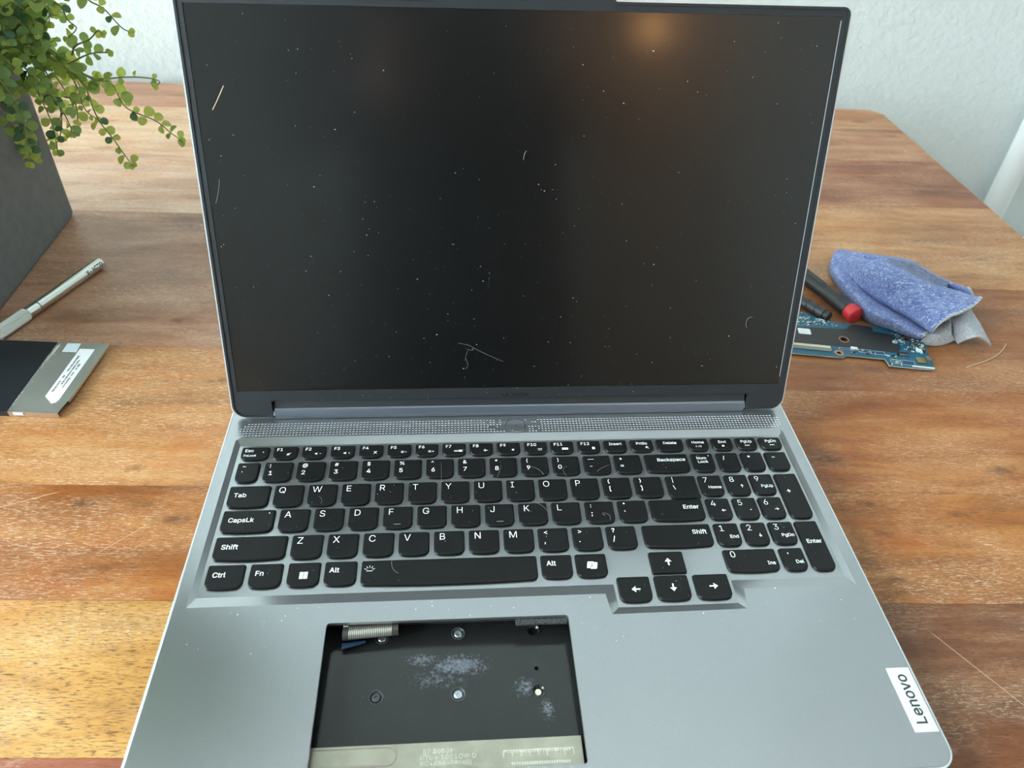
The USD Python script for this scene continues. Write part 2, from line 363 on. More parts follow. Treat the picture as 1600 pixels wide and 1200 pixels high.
# ------------------------------------------------------------------ the laptop
M_DECK = plain('grey_deck_paint', (0.43, 0.445, 0.462), 0.20, 0.84, 0.5, 0.05, 2600.0, 0.04)
M_EDGE = plain('bare_metal_edge', (0.74, 0.78, 0.82), 0.38, 0.7)
M_KEY = plain('key_plastic', (0.010, 0.0103, 0.011), 0.33, 0, 0.22, 0.1, 2500.0, 0.06)
M_PRINT = plain('white_print', (0.78, 0.80, 0.80), 0.6)
M_BEZEL = plain('black_bezel_plastic', (0.017, 0.020, 0.024), 0.5, 0, 0.5, 0.15, 2200.0, 0.1)
M_HINGE = plain('hinge_plastic', (0.20, 0.22, 0.265), 0.27, 0.6, 0.5, 0.05, 2600.0)
M_SHELL = plain('dark_shell_plastic', (0.05, 0.055, 0.06), 0.5)
M_DARK = plain('inner_black', (0.008, 0.008, 0.009), 0.5)
M_GREYIN = plain('grille_back', (0.55, 0.58, 0.60), 0.45)
lap = thing('laptop', (0, 165, -21), 'open grey laptop with black screen and its touchpad missing', 'laptop')
DX, DY0, DY1 = 179.5, 34.0, 297.0
well_o = [(-172.8, 127.5), (38.0, 127.5), (39.5, 115.3), (109.8, 115.8), (111.6, 127.8), (172.7, 127.8), (172.5, 244.6), (170.0, 247.3), (-170.4, 247.6), (-172.9, 245.0)]
well_i = [(-169.8, 134.0), (43.5, 134.0), (44.0, 120.0), (106.6, 120.2), (106.8, 134.0), (169.4, 134.0), (169.4, 240.8), (168.6, 241.6), (-169.0, 241.6), (-169.8, 240.8)]
PAD = rrect(-102.6, 17.2, 43.0, 116.0, 1.8, 0, 6)[:, :2]
def slab(z0, z1, c, inset=0.0):
    a = lambda i, z: rrect(-DX + i, DX - i, DY0 + i, DY1 - i, [9 - i, 9 - i, 5, 5], z, 8)
    return loft([a(inset, z0), a(inset, z1 - c), a(inset + c, z1)])
deck = man(slab(-2.0, 0, 0.55)) - prism(well_o, -3, 1) - prism(PAD, -3, 1)
GX0, GX1, GY0, GY1 = -173.0, 174.0, 247.75, 260.2
deck -= m3.Manifold.cube([GX1 - GX0, GY1 - GY0, 4]).translate([GX0, GY0, -3])
part(lap, 'keyboard_deck', deck, M_DECK, 25)
# bright milled edge around the deck and the touchpad opening
def band(ro, ri, z0, z1):
    n = len(ro); v = np.vstack([np.c_[ro, np.full(n, z0)], np.c_[ro, np.full(n, z1)], np.c_[ri, np.full(n, z1)], np.c_[ri, np.full(n, z0)]]); f = []
    for k in range(4):
        a, b = k * n, ((k + 1) % 4) * n
        for i in range(n):
            j = (i + 1) % n; f += [(a + i, a + j, b + j), (a + i, b + j, b + i)]
    return v, np.array(f)
oo = rrect(-DX - .75, DX + .75, DY0 - .75, DY1, [9.7, 9.7, 5, 5], 0, 8)[:, :2]; oi = rrect(-DX + .02, DX - .02, DY0 + .02, DY1 - .02, [9, 9, 5, 5], 0, 8)[:, :2]
part(lap, 'edge_trim', band(oo, oi, -2.4, -0.45), M_EDGE)
# speaker grille: a perforated strip of square cells, each with a funnel-shaped hole
HOLES = []
def grille():
    vs, fs, n = [], [], 0
    px, py, k8 = 2.05, 2.06, 8
    an = (np.arange(k8) + .5) * 2 * math.pi / k8
    rows = [248.8 + 2.06 * i for i in range(6)]
    cols = [-171.75 + 2.05 * i for i in range(169)]
    def quad(x0, x1, y0, y1):
        nonlocal n
        if x1 - x0 < 1e-3 or y1 - y0 < 1e-3: return
        vs.append(np.array([(x0, y0, 0), (x1, y0, 0), (x1, y1, 0), (x0, y1, 0)])); fs.append(np.array([(0, 1, 2), (0, 2, 3)]) + n); n += 4
    rg = random.Random(5)
    skip = {(0, 0), (5, 0), (5, 1), (0, 168), (5, 168), (5, 167), (4, 0)}
    for j, y in enumerate(rows):
        for i, x in enumerate(cols):
            x0, x1, y0, y1 = x - px / 2, x + px / 2, y - py / 2, y + py / 2
            d = math.hypot(x, y - 254.3)
            if d < 6.55 + 1.0 and d > 0: 
                continue
            if (j, i) in skip or (d < 19 and rg.random() < (19 - d) / 22): quad(x0, x1, y0, y1); continue
            c = np.array([(x1, y), (x1, y1), (x, y1), (x0, y1), (x0, y), (x0, y0), (x, y0), (x1, y0)])
            a8 = np.arctan2(c[:, 1] - y, c[:, 0] - x)
            ring = lambda r, z: np.c_[x + r * np.cos(a8), y + r * np.sin(a8), np.full(8, z)]
            v = np.vstack([np.c_[c, np.zeros(8)], ring(0.60, 0), ring(0.43, -0.25), ring(0.42, -1.4)]); f = []
            for q in range(3):
                for s_ in range(8):
                    u = (s_ + 1) % 8; f += [(q * 8 + s_, q * 8 + u, q * 8 + 8 + u), (q * 8 + s_, q * 8 + 8 + u, q * 8 + 8 + s_)]
            vs.append(v[:16]); fs.append(np.array(f[:16]) + n); n += 16
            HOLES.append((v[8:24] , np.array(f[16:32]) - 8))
    quad(GX0, cols[0] - px / 2, GY0, GY1); quad(cols[-1] + px / 2, GX1, GY0, GY1)
    quad(cols[0] - px / 2, cols[-1] + px / 2, GY0, rows[0] - py / 2); quad(cols[0] - px / 2, cols[-1] + px / 2, rows[-1] + py / 2, GY1)
    return np.vstack(vs), np.vstack(fs)
gr = part(lap, 'speaker_grille', grille(), M_DECK, 25)
part(gr, 'hole_walls', cat(*HOLES), plain('hole_wall_lit', (0.74, 0.77, 0.79), .4), 40, kind='stuff')  # walls painted pale for the window light caught in each hole
# plate around the power button, filling the cells left free there
pb = Point(0, 254.3)
cells = unary_union([sbox(-171.75 + 2.05 * i - 1.026, -171.75 + 2.05 * i + 1.026, 248.8 + 2.06 * j - 1.031, 248.8 + 2.06 * j + 1.031) for i in range(169) for j in range(6)
                     if math.hypot(-171.75 + 2.05 * i, 248.8 + 2.06 * j - 254.3) < 7.55]).buffer(0.001)
part(lap, 'button_surround', extrude(cells.difference(pb.buffer(6.35, 24)), -0.5, 0.0), M_DECK, 25)
part(lap, 'grille_backing', bx(GX0 + .2, GX1 - .2, GY0 + .2, GY1 - .2, -1.9, -0.5), M_DARK)
rings = [np.c_[np.cos(a_) * r, 254.3 + np.sin(a_) * r, np.full(48, z)] for a_ in [np.arange(48) * 2 * math.pi / 48] for r, z in ((6.05, -0.9), (6.05, -0.12), (5.8, 0.02), (5.3, -0.05))]
pbtn = part(lap, 'power_button', loft(rings), M_DECK, 30, 'round grey power button in the speaker grille')
part(pbtn, 'indicator_hole', flat(Point(0, 254.2).buffer(.35, 8), -0.04, .03), M_DARK)
# keyboard tray: sloping walls and floor
def tray():
    o = np.c_[np.array(well_o), np.zeros(len(well_o))]; i = np.c_[np.array(well_i), np.full(len(well_i), -1.5)]
    n = len(o); f = []
    for k in range(n):
        j = (k + 1) % n; f += [(k, j, n + j), (k, n + j, n + k)]
    fl = trimesh.creation.extrude_polygon(Polygon(well_i), 0.3, engine='earcut'); fl.apply_translation((0, 0, -1.8))
    return cat((np.vstack([o, i]), np.array(f)), fl)
part(lap, 'keyboard_tray', tray(), M_DECK, 20)
# bottom shell with the open touchpad bay
shell = man(loft([rrect(-DX + 9, DX - 9, DY0 + 6, DY1 - 6, 8, -18.3, 8), rrect(-DX + 2.5, DX - 2.5, DY0 + 2, DY1 - 1, 9, -14.5, 8), rrect(-DX + .4, DX - .4, DY0 + .4, DY1 - .4, [9, 9, 5, 5], -2.02, 8)]))
bay = [(-107.5, 38.5), (22.0, 38.5), (22.0, 121.5), (-107.5, 121.5)]
shell -= prism(bay, -15.0, 0)
part(lap, 'bottom_shell', shell, M_SHELL, 25)
for x, y in ((-150, 55), (150, 55), (-150, 270), (150, 270)):
    part(lap, 'rubber_foot', rbox(x - 12, x + 12, y - 4, y + 4, -21, -17.8, 3.5, .5), M_DARK)
# what the missing touchpad uncovers
def inner_mat():
    m = Mat(); p = m.n('geometry') + '.position'
    def blob(x, y, rx, ry):
        sub = m.n('vector_math', math_type='subtract', vector1=p, vector2=tuple(map(float, W((x, y, -10))))) + '.vector'
        ln = m.n('vector_math', math_type='length', vector1=m.scaled(sub, (1000 / rx, 1000 / ry, 0))) + '.value'
        return m.rng(ln, 0.2, 1.0, 1, 0)
    areas = m.mul(blob(-38, 97, 20, 9), m.mul(blob(-48, 91, 26, 10), 0.55), 'maximum')
    for b in ((3, 73, 5, 10), (-6, 84, 9, 8), (-56, 101, 14, 6)):
        areas = m.mul(areas, m.mul(blob(*b), 0.8), 'maximum')
    sm = m.mul(m.mul(areas, 0.30), m.noise(p, 620.0, 6.0, 0.75, 0.6), 'add')
    smudge = m.rng(sm, 0.64, 0.95)
    col = m.mix(m.mul(smudge, 0.45), (0.017, 0.0175, 0.0175), (0.42, 0.47, 0.56))
    return m.done('inner_cover_plastic', m.n('principled_bsdf', base_color=col, roughness=m.rng(smudge, 0, 1, 0.14, 0.7), specular_ior_level=0.55) + '.BSDF')
M_INNER = inner_mat()
def pz(y): return -8.0 - 4.0 * (y - 43) / 75.0
cov = (np.array([(x, y, pz(y) + dz) for dz in (-0.8, 0) for x, y in ((-106.5, 39), (21.5, 39), (21.5, 121), (-106.5, 121))]), bx(0, 1, 0, 1, 0, 1)[1])
cover = man(cov)
BOSS = [(-76.3, 114.0), (-38.1, 114.9), (0.1, 115.1), (-76.8, 82.1), (-38.4, 81.9), (-0.4, 81.7)]
for x, y in BOSS: cover -= m3.Manifold.cylinder(6, 3.5, 3.5, 28).translate([x, y, pz(y) - 3])
cover -= m3.Manifold.cylinder(6, 1.1, 1.1, 16).translate([-0.2, 93.8, pz(93.8) - 3])
part(lap, 'inner_cover', cover, M_INNER, 30, 'black plastic cover inside the open touchpad bay')
M_SCREW = plain('screw_steel', (0.48, 0.53, 0.56), 0.32, 0.7)
M_BOSSG = plain('boss_plastic', (0.05, 0.053, 0.056), 0.4)
M_FLOORIN = plain('bay_floor', (0.010, 0.010, 0.012), 0.55)
for k, (x, y) in enumerate(BOSS):
    z = pz(y); an = np.arange(24) * 2 * math.pi / 24
    circ = lambda r, zz: np.c_[x + r * np.cos(an), y + r * np.sin(an), np.full(24, zz)]
    b = part(lap, 'screw_boss', loft([circ(3.55, z - 1.8), circ(3.55, z + 0.3), circ(3.15, z + 0.36), circ(2.3, z - 0.7), circ(2.3, z - 1.7)], True, True), M_BOSSG if k not in (2, 5) else M_INNER, 35)
    if k in (0, 1, 3, 4):
        part(b, 'screw', loft([circ(2.1, z - 1.6), circ(2.1, z - 0.2), circ(1.7, z + 0.1), circ(0.8, z + 0.08), circ(0.6, z - .35)]), M_SCREW if k != 3 else M_BOSSG, 35)
    elif k == 5:
        part(b, 'pale_plug', loft([circ(1.7, z - 1.6), circ(1.5, z - 0.75), circ(0.5, z - .7)]), plain('pale_plug', (0.75, 0.72, 0.55), .5))  # pale disc at the bottom of this hole
M_STRIP = plain('champagne_plate', (0.44, 0.42, 0.34), 0.3, 0.75, 0.5, 0.12, 90.0)
strip = man(bx(-106.5, 16.4, 38.8, 58.0, -6.6, -6.0))
slot = rrect(-140, -66.3, 49.2, 57.0, 3.6, 0, 6)[:, :2]
part(lap, 'metal_strip', strip, M_STRIP, 25, 'pale metal strip along the near edge of the touchpad bay')
ST = '/World/laptop/metal_strip'
sl = Polygon(slot).intersection(sbox(-106, 0, 30, 70))
part(ST, 'stamped_slot', extrude(sl.buffer(0.45).difference(sl.buffer(-0.35)).intersection(sbox(-106, 0, 30, 70)), -6.02, -5.72), plain('stamped_rim', (0.42, 0.36, 0.32), .3, .7))
for s_, h_, x_, y_ in (('ST 30B05-', 1.9, -54.5, 53.2), ('UTL > 100 LOW D', 1.9, -55.6, 50.6), ('PC+ABS-FR(40)', 1.9, -55.4, 48.0)):
    part(ST, 'stamped_lettering', text(s_, h_, x_, y_, -6.01, 1.1), plain('stamp_bright' + str(int(y_)), (0.82, 0.80, 0.70), .2, .7))
tick = [sbox(-19 + 3.9 * k, -18.6 + 3.9 * k, 50.0, 53.2) for k in range(9)] + [sbox(-19, 12.5, 52.8, 53.1)] + [sbox(-18.2 + 1.3 * k, -17.6 + 1.3 * k, 51.8, 52.7) for k in range(23)]
tick += [sbox(-15.5 + 1.1 * k, -14.9 + 1.1 * k, 46.4, 47.8) for k in range(24)]
part(ST, 'stamped_scale', extrude(unary_union(tick), -6.01, -5.9), plain('stamp_scale', (0.82, 0.80, 0.70), .2, .7))
# flat ribbon cable peeping out at the bay's far corner
def ribbon(x0, x1, dzz=0.0, w=0.25):
    prof = [(119.5, -7.2), (117.5, -5.2), (115.0, -3.9), (112.6, -3.6), (110.8, -4.4), (110.0, -5.9), (110.6, -7.5), (113, -9.0)]
    def sk(x): return 0.065 * (x + 94.5)
    out = []
    for o in (0, w):
        for x in (x0, x1):
            out.append([(x, y + sk(x) * (1 if z > -6 else 1), z + dzz + o) for y, z in prof])
    a, b, c, d = [np.array(r) for r in out]
    k = len(prof); v = np.vstack([a, b, d, c]); f = []
    for i in range(k - 1):
        for p_, q_ in ((0, 1), (1, 2), (2, 3), (3, 0)):
            f += [(p_ * k + i, q_ * k + i, q_ * k + i + 1), (p_ * k + i, q_ * k + i + 1, p_ * k + i + 1)]
    return v, np.array(f)
rc = part(lap, 'ribbon_cable', ribbon(-95.0, -67.8), plain('cable_black', (0.05, 0.047, 0.045), .35), 40, 'folded flat cable with bare silver conductors')
M_TRACE = plain('tinned_trace', (0.72, 0.70, 0.62), 0.3, 0.8)
for k in range(23):
    x = -92.0 + k * 0.925
    part(rc, 'conductor', ribbon(x, x + 0.6, 0.22, 0.12), M_TRACE, 40)
part(rc, 'stiffener', (np.array([(-95.4, 106.9, -9.2), (-84, 109.8, -9.0), (-84, 111.0, -8.9), (-95.4, 110.2, -9.0), (-95.4, 106.9, -8.9), (-84, 109.8, -8.7), (-84, 111.0, -8.6), (-95.4, 110.2, -8.7)]), bx(0, 1, 0, 1, 0, 1)[1]), plain('stiffener_blue', (0.01, 0.045, 0.11), .35))
part(rc, 'corner_mark', flat(unary_union([sbox(-94.9, -92.4, 116.1, 116.7), sbox(-94.9, -94.4, 116.1, 117.6)]), -3.9, .1), M_PRINT)
part(lap, 'foam_strip', rbox(-9.3, 16.8, 112.9, 115.9, -3.6, -2.1, .3, .2), plain('fuzzy_foam', (0.06, 0.062, 0.066), .95, 0, .2, .7, 1500., .8))
# badge
badge = part(lap, 'brand_badge', rbox(167.3, 178.6, 49.4, 80.5, -0.1, 0.12, .3, .08), plain('badge_metal', (0.74, 0.76, 0.72), .35, .25), 25, 'bright metal badge with dark lettering')
part(badge, 'lettering', text('Lenovo', 5.1, 175.1, 52.6, 0.125, 1.0, math.pi / 2, 'l', .02, True), plain('badge_ink', (0.03, 0.033, 0.036), .5))

# keys ---------------------------------------------------------------------------------------------
def key_ring(x0, x1, y0, y1, i, z, rb=3.2, rt=0.9, bulge=1.05, n=4):
    a = rrect(x0 + i, x1 - i, y0 + i, y1 - i, [max(rb - i * .6, .3), max(rb - i * .6, .3), rt, rt], 0, n)
    w = (x1 - x0) / 2; xc = (x0 + x1) / 2
    bl = np.clip((y0 + (y1 - y0) * .5 - a[:, 1]) / ((y1 - y0) * .5), 0, 1)
    a[:, 1] -= bulge * bl * (1 - np.clip(np.abs(a[:, 0] - xc) / w, 0, 1) ** 2)
    # extra points along the near edge so that the curve reads
    m = n + 1; left, right = a[m - 1], a[m]
    ex = []
    for u in (.17, .34, .5, .66, .83):
        x = left[0] + (right[0] - left[0]) * u
        ex.append((x, y0 + i - bulge * (1 - (abs(x - xc) / w) ** 2), 0))
    a = np.vstack([a[:m], ex, a[m:]]); a[:, 2] = z
    return a
def key_mesh(x0, x1, y0, y1, flat_=False):
    bg = 0.0 if flat_ else 1.05
    kr = lambda i, z: key_ring(x0, x1, y0, y1, i, z, bulge=bg, rb=1.2 if flat_ else 3.2)
    return loft([kr(0, -1.45), kr(0.05, -0.65), kr(0.35, -0.05), kr(0.75, 0.14), kr(1.6, 0.10), kr(3.0, 0.05)])
ZT = 0.155
KEYS = []   # (x0, x1, far y, near y, [(text, size, dx, dy, anchor)], [icon...])
def K(x0, x1, yt, yb, *marks): KEYS.append((x0, x1, yt, yb, marks))
E0, E1 = 239.2, 229.4
fr = [('Esc', -167.5, -150.9), ('F1', -148.6, -133.9), ('F2', -131.6, -116.9), ('F3', -114.4, -99.7), ('F4', -97.2, -82.5), ('F5', -80.2, -65.5), ('F6', -63.1, -48.9), ('F7', -46.6, -32.0), ('F8', -29.9, -15.3), ('F9', -13.0, 1.6),
      ('F10', 3.9, 18.4), ('F11', 20.4, 35.0), ('F12', 37.3, 51.8), ('Insert', 54.1, 68.6), ('PrtSc', 70.8, 85.3), ('Delete', 87.5, 104.6), ('Home', 107.3, 120.8), ('End', 123.0, 136.4), ('PgUp', 138.7, 152.0), ('PgDn', 154.1, 168.2)]
ic0 = {'Esc': None, 'F1': 'mute', 'F2': 'vol-', 'F3': 'vol+', 'F4': 'micoff', 'F5': 'sun-', 'F6': 'sun+', 'F7': 'screens', 'F8': 'plane', 'F9': 'star', 'F10': 'pad', 'F11': 'kbd', 'F12': 'calc', 'PrtSc': 'snip', 'Home': 'playpause', 'End': 'stop', 'PgUp': 'prev', 'PgDn': 'next'}
for nme, a, b in fr:
    mk = []
    if nme == 'Esc': mk = [('Esc', 2.3, 2.0, -4.2, 'l'), ('FnLock', 1.6, 1.8, -8.0, 'l'), ('*dot', 0, 13.2, -4.6, 'l')]
    elif nme[0] == 'F': mk = [(nme, 2.3, 2.0, -3.9, 'l'), ('*' + ic0[nme], 1.0, (b - a) - 4.6, -6.7, 'l')]
    else:
        mk = [(nme, 2.1, (b - a) / 2, -4.5, 'c')]
        if nme in ic0: mk.append(('*' + ic0[nme], 1.0, (b - a) / 2 + (3.0 if nme == 'PrtSc' else 0), -7.0, 'c'))
    K(a, b, E0, E1, *mk)
R1, R1b = 226.2, 211.6
def two(x0, w, yt, yb, top, bot, h=2.6): K(x0, x0 + w, yt, yb, (top, h, 3.0, -4.4, 'l'), (bot, h + .5, 2.9, -10.4, 'l'))
two(-167.4, 13.2, R1, R1b, '~', '`')
for i, (a, b) in enumerate(zip('!@#$%^&*()—+', '1234567890-=')): two(-151.6 + 19.08 * i, 16.7, R1, R1b, a, b)
K(77.4, 104.6, R1, R1b, ('Backspace', 2.5, 25.2, -6.2, 'r'))
K(106.7, 120.5, R1, R1b, ('Num', 2.1, 3.0, -5.2, 'l'), ('Lock', 2.1, 3.2, -8.2, 'l'), ('*dot', 0, 11.0, -2.4, 'l'))
for x, s_ in ((122.8, '/'), (138.3, '*'), (153.8, '−')): K(x, x + 13.7, R1, R1b, (s_, 2.9, 3.4, -5.8, 'l'))
R2, R2b = 207.8, 192.4
K(-168.1, -144.8, R2, R2b, ('Tab', 2.9, 3.2, -8.6, 'l'))
for i, a in enumerate('QWERTYUIOP'): K(-142.5 + 19.08 * i, -125.8 + 19.08 * i, R2, R2b, (a, 4.3, 2.4, -6.1, 'l'))
two(48.3, 16.7, R2, R2b, '{', '['); two(67.4, 16.7, R2, R2b, '}', ']')
K(86.7, 105.0, R2, R2b - 1.3, ('|', 2.6, 3.4, -4.6, 'l'), ('\\', 2.8, 3.2, -10.4, 'l'), ('*lip', 0, 0, 0, 'l'))
def num(x0, yt, yb, d, sub): K(x0, x0 + 13.9, yt, yb, (d, 4.0, 2.2, -5.8, 'l'), ((sub, 2.1, 12.4, -10.6, 'r') if sub[0] != '*' else (sub, 1.1, 9.0, -9.2, 'c')))
num(106.7, R2, R2b, '7', 'Home'); num(122.8, R2, R2b, '8', '*up'); num(138.3, R2, R2b, '9', 'PgUp')
K(154.0, 167.6, R2, 174.2, ('+', 3.6, 3.2, -15.4, 'l'))
R3, R3b = 189.6, 174.6
K(-167.8, -139.1, R3, R3b, ('CapsLk', 2.9, 3.6, -8.6, 'l'), ('*dot', 0, 25.4, -2.6, 'l'))
for i, a in enumerate('ASDFGHJKL'): K(-136.7 + 19.08 * i, -120.0 + 19.08 * i, R3, R3b, (a, 4.3, 2.8, -6.1, 'l'), *([('*bar', 0, 8.3, -12.9, 'c')] if a in 'FJ' else []))
two(35.2, 16.7, R3, R3b, ':', ';'); two(54.3, 16.7, R3, R3b, '"', "'")
K(73.0, 104.4, R3, R3b, ('Enter', 2.8, 28.6, -7.3, 'r'))
num(106.6, R3, R3b, '4', '*left'); num(122.6, R3, R3b, '5', '*speck'); num(138.1, R3, R3b, '6', '*right')
R4, R4b = 171.2, 156.2
K(-167.7, -129.5, R4, R4b, ('Shift', 3.0, 3.8, -8.5, 'l'))
for i, a in enumerate('ZXCVBNM'): K(-127.2 + 19.1 * i, -110.4 + 19.1 * i, R4, R4b, (a, 4.3, 2.8, -6.1, 'l'))
for i, (a, b) in enumerate((('<', ','), ('>', '.'), ('?', '/'))): two(6.5 + 19.1 * i, 16.8, R4, R4b, a, b, 2.8)
K(65.2, 104.3, R4, R4b, ('Shift', 2.8, 36.2, -7.0, 'r'))
num(106.4, R4, R4b, '1', 'End'); num(122.4, R4, R4b, '2', '*down'); num(138.2, R4, R4b, '3', 'PgDn')
K(153.8, 166.8, R4, 138.2, ('Enter', 2.6, 6.6, -15.6, 'c'))
R5, R5b = 152.9, 138.7
K(-167.7, -148.4, R5, R5b, ('Ctrl', 2.9, 3.2, -7.9, 'l')); K(-145.9, -128.9, R5, R5b, ('Fn', 2.9, 3.0, -7.6, 'l'))
K(-126.4, -109.6, R5, R5b, ('*squares', 0, 8.6, -8.3, 'c')); K(-107.5, -90.6, R5, R5b, ('Alt', 2.9, 2.6, -7.0, 'l'))
K(-88.6, 4.4, R5, 137.6, ('*glow', 0, 4.6, -5.4, 'c'))
K(6.4, 23.2, R5, R5b, ('Alt', 2.9, 2.8, -7.0, 'l')); K(25.1, 41.9, R5, R5b, ('*ribbon', 0, 8.6, -7.6, 'c'))
K(65.4, 84.3, R5, 138.9, ('*up', 2.0, 9.8, -7.0, 'c'))
K(106.8, 136.0, R5, R5b, ('0', 4.0, 3.2, -5.4, 'l'), ('Ins', 2.1, 27.0, -10.6, 'r')); K(138.4, 151.6, R5, R5b, ('*speck', 0, 4.2, -3.8, 'l'), ('Del', 2.1, 11.4, -10.4, 'r'))
K(45.4, 62.8, 137.5, 122.9, ('*left', 2.0, 9.2, -8.0, 'c')); K(65.2, 83.4, 137.6, 122.9, ('*down', 2.0, 9.2, -7.6, 'c')); K(86.2, 105.0, 137.5, 122.9, ('*right', 2.0, 9.6, -7.6, 'c'))
def arrow(ang, s=1.0):
    p = unary_union([sbox(-.22, .22, -1.1, .6), Polygon([(-.95, .1), (.95, .1), (0, 1.25)])])
    return affinity.scale(affinity.rotate(p, ang, origin=(0, 0)), s, s, origin=(0, 0))
def icon(k, s):
    b, P_ = sbox, Polygon
    spk = unary_union([b(-1.5, -.8, -.5, .5), P_([(-.9, -.4), (-.9, .4), (0, 1), (0, -1)])])
    sun = unary_union([Point(-.6, 0).buffer(.5)] + [affinity.rotate(b(-.1, .1, .7, 1.1), a, origin=(0, 0)) for a in range(0, 360, 45)]).buffer(0)
    sun = unary_union([Point(-.6, 0).buffer(.5)] + [affinity.translate(affinity.rotate(b(-.12, .12, .75, 1.15), a, origin=(0, 0)), -.6, 0) for a in range(0, 360, 45)])
    plus = unary_union([b(.8, 2.0, -.15, .15), b(1.25, 1.55, -.6, .6)]); minus = b(.8, 2.0, -.15, .15)
    ring = lambda p, w=.2: p.difference(p.buffer(-w))
    D = {'mute': lambda: unary_union([spk, LineString([(-1.5, -1), (.9, 1)]).buffer(.14)]), 'vol-': lambda: unary_union([affinity.translate(spk, -.4, 0), minus]), 'vol+': lambda: unary_union([affinity.translate(spk, -.4, 0), plus]),
         'micoff': lambda: unary_union([LineString([(-.9, -1), (.9, 1)]).buffer(.18), LineString([(-.9, 1), (.9, -1)]).buffer(.15), b(-.35, .35, -.1, .8)]),
         'sun-': lambda: unary_union([sun, minus]), 'sun+': lambda: unary_union([sun, plus]),
         'screens': lambda: unary_union([ring(b(-2.6, -.4, -.7, .7)), b(-.2, .1, -.7, .7), b(.3, 2.4, -.8, .8), b(-1.9, -1.1, -.2, .2)]),
         'plane': lambda: unary_union([b(-1.3, 1.4, -.18, .18), P_([(.4, 0), (-.4, 1.2), (-.7, 1.2), (-.3, 0), (-.7, -1.2), (-.4, -1.2)]), P_([(-1, 0), (-1.4, .5), (-1.4, -.5)])]),
         'star': lambda: P_([(math.sin(a) * r, math.cos(a) * r) for i in range(10) for a, r in [(i * math.pi / 5, 1.2 if i % 2 == 0 else .5)]]),
         'pad': lambda: unary_union([ring(b(-1.2, 1.2, -.9, .9)), LineString([(-.7, -.5), (.7, .5)]).buffer(.12)]), 'kbd': lambda: b(-3.0, .9, -.9, .9).difference(unary_union([b(-2.5 + .7 * i, -2.2 + .7 * i, .1, .4) for i in range(5)])),
         'calc': lambda: b(-.8, .9, -1.1, 1.1).difference(b(-.4, .5, .4, .7)), 'snip': lambda: unary_union([ring(Point(-.2, .2).buffer(.9)), Point(-.2, .2).buffer(.4), P_([(.3, -.3), (1.2, -1.1), (.8, -1.2)])]),
         'playpause': lambda: unary_union([P_([(-1.9, -.7), (-.8, 0), (-1.9, .7)]), LineString([(-.4, -.8), (.2, .8)]).buffer(.12), b(.6, .95, -.7, .7), b(1.3, 1.65, -.7, .7)]), 'stop': lambda: b(-.75, .75, -.7, .7),
         'prev': lambda: unary_union([b(-1.5, -1.2, -.6, .6), P_([(0, -.6), (-1.1, 0), (0, .6)]), P_([(1.2, -.6), (.1, 0), (1.2, .6)])]), 'next': lambda: unary_union([b(1.2, 1.5, -.6, .6), P_([(0, -.6), (1.1, 0), (0, .6)]), P_([(-1.2, -.6), (-.1, 0), (-1.2, .6)])]),
         'dot': lambda: Point(0, 0).buffer(.42), 'speck': lambda: b(-.4, .4, -.4, .4), 'bar': lambda: b(-1.9, 1.9, -.2, .2),
         'up': lambda: arrow(0, s), 'down': lambda: arrow(180, s), 'left': lambda: arrow(90, s), 'right': lambda: arrow(-90, s),
         'squares': lambda: unary_union([b(-2.1, -.12, .12, 2.1), b(.12, 2.1, .12, 2.1), b(-2.1, -.12, -2.1, -.12), b(.12, 2.1, -2.1, -.12)]),
         'glow': lambda: unary_union([b(-1.6, 1.6, -1.6, -1.2)] + [affinity.rotate(b(-.17, .17, .6, 2.0), a, origin=(0, -.9)) for a in (-72, -36, 0, 36, 72)]),
         'ribbon': lambda: unary_union([affinity.skew(b(-2.2, .3, -1.3, 1.9).buffer(.5), 12, 0), affinity.skew(b(-.3, 2.2, -1.9, 1.3).buffer(.5), 12, 0)]).difference(affinity.skew(b(-.5, -.2, -1.5, 1.2), 22, 0)).difference(affinity.skew(b(.35, .6, -1.2, 1.0), 22, 0))}
    return D[k]()
M_KEYMARK = plain('key_bar', (0.25, 0.26, 0.27), .5)
ICON_NAME = {'mute': 'mute', 'vol-': 'volume down', 'vol+': 'volume up', 'squares': 'four-square', 'glow': 'backlight', 'ribbon': 'ribbon', 'up': 'up arrow', 'down': 'down arrow', 'left': 'left arrow', 'right': 'right arrow'}
for x0, x1, yt, yb, marks in KEYS:
    words = [m_[0] for m_ in marks if m_[0][0] != '*'] or [ICON_NAME.get(marks[0][0][1:], 'plain') + ' sign']
    kp = part(lap, 'key', key_mesh(x0, x1, yb, yt, yt == R5 and yb == 138.9), M_KEY, 35, 'black key printed ' + ' '.join(words))
    for s_, h, dx, dy, anc in marks:
        if s_[0] == '*' and s_ != '*' :
            k = s_[1:]
            if k == 'lip':
                part(kp, 'lower_lip', rbox(x0 + .6, x1 + .2, yb - .6, yb + 2.2, -1.2, -0.25, .6, .25), M_KEY); continue
            g = affinity.translate(icon(k, h or 1.0), x0 + dx, yt + dy)
            part(kp, 'symbol', flat(g, ZT - .03, .05), M_PRINT if k != 'bar' else M_KEYMARK, False)
        else:
            part(kp, 'legend', text(s_, h, x0 + dx, yt + dy, ZT - .03, 0.97 if h > 3.2 else 1.0, 0, anc, .05, h < 3.7), M_PRINT, False)

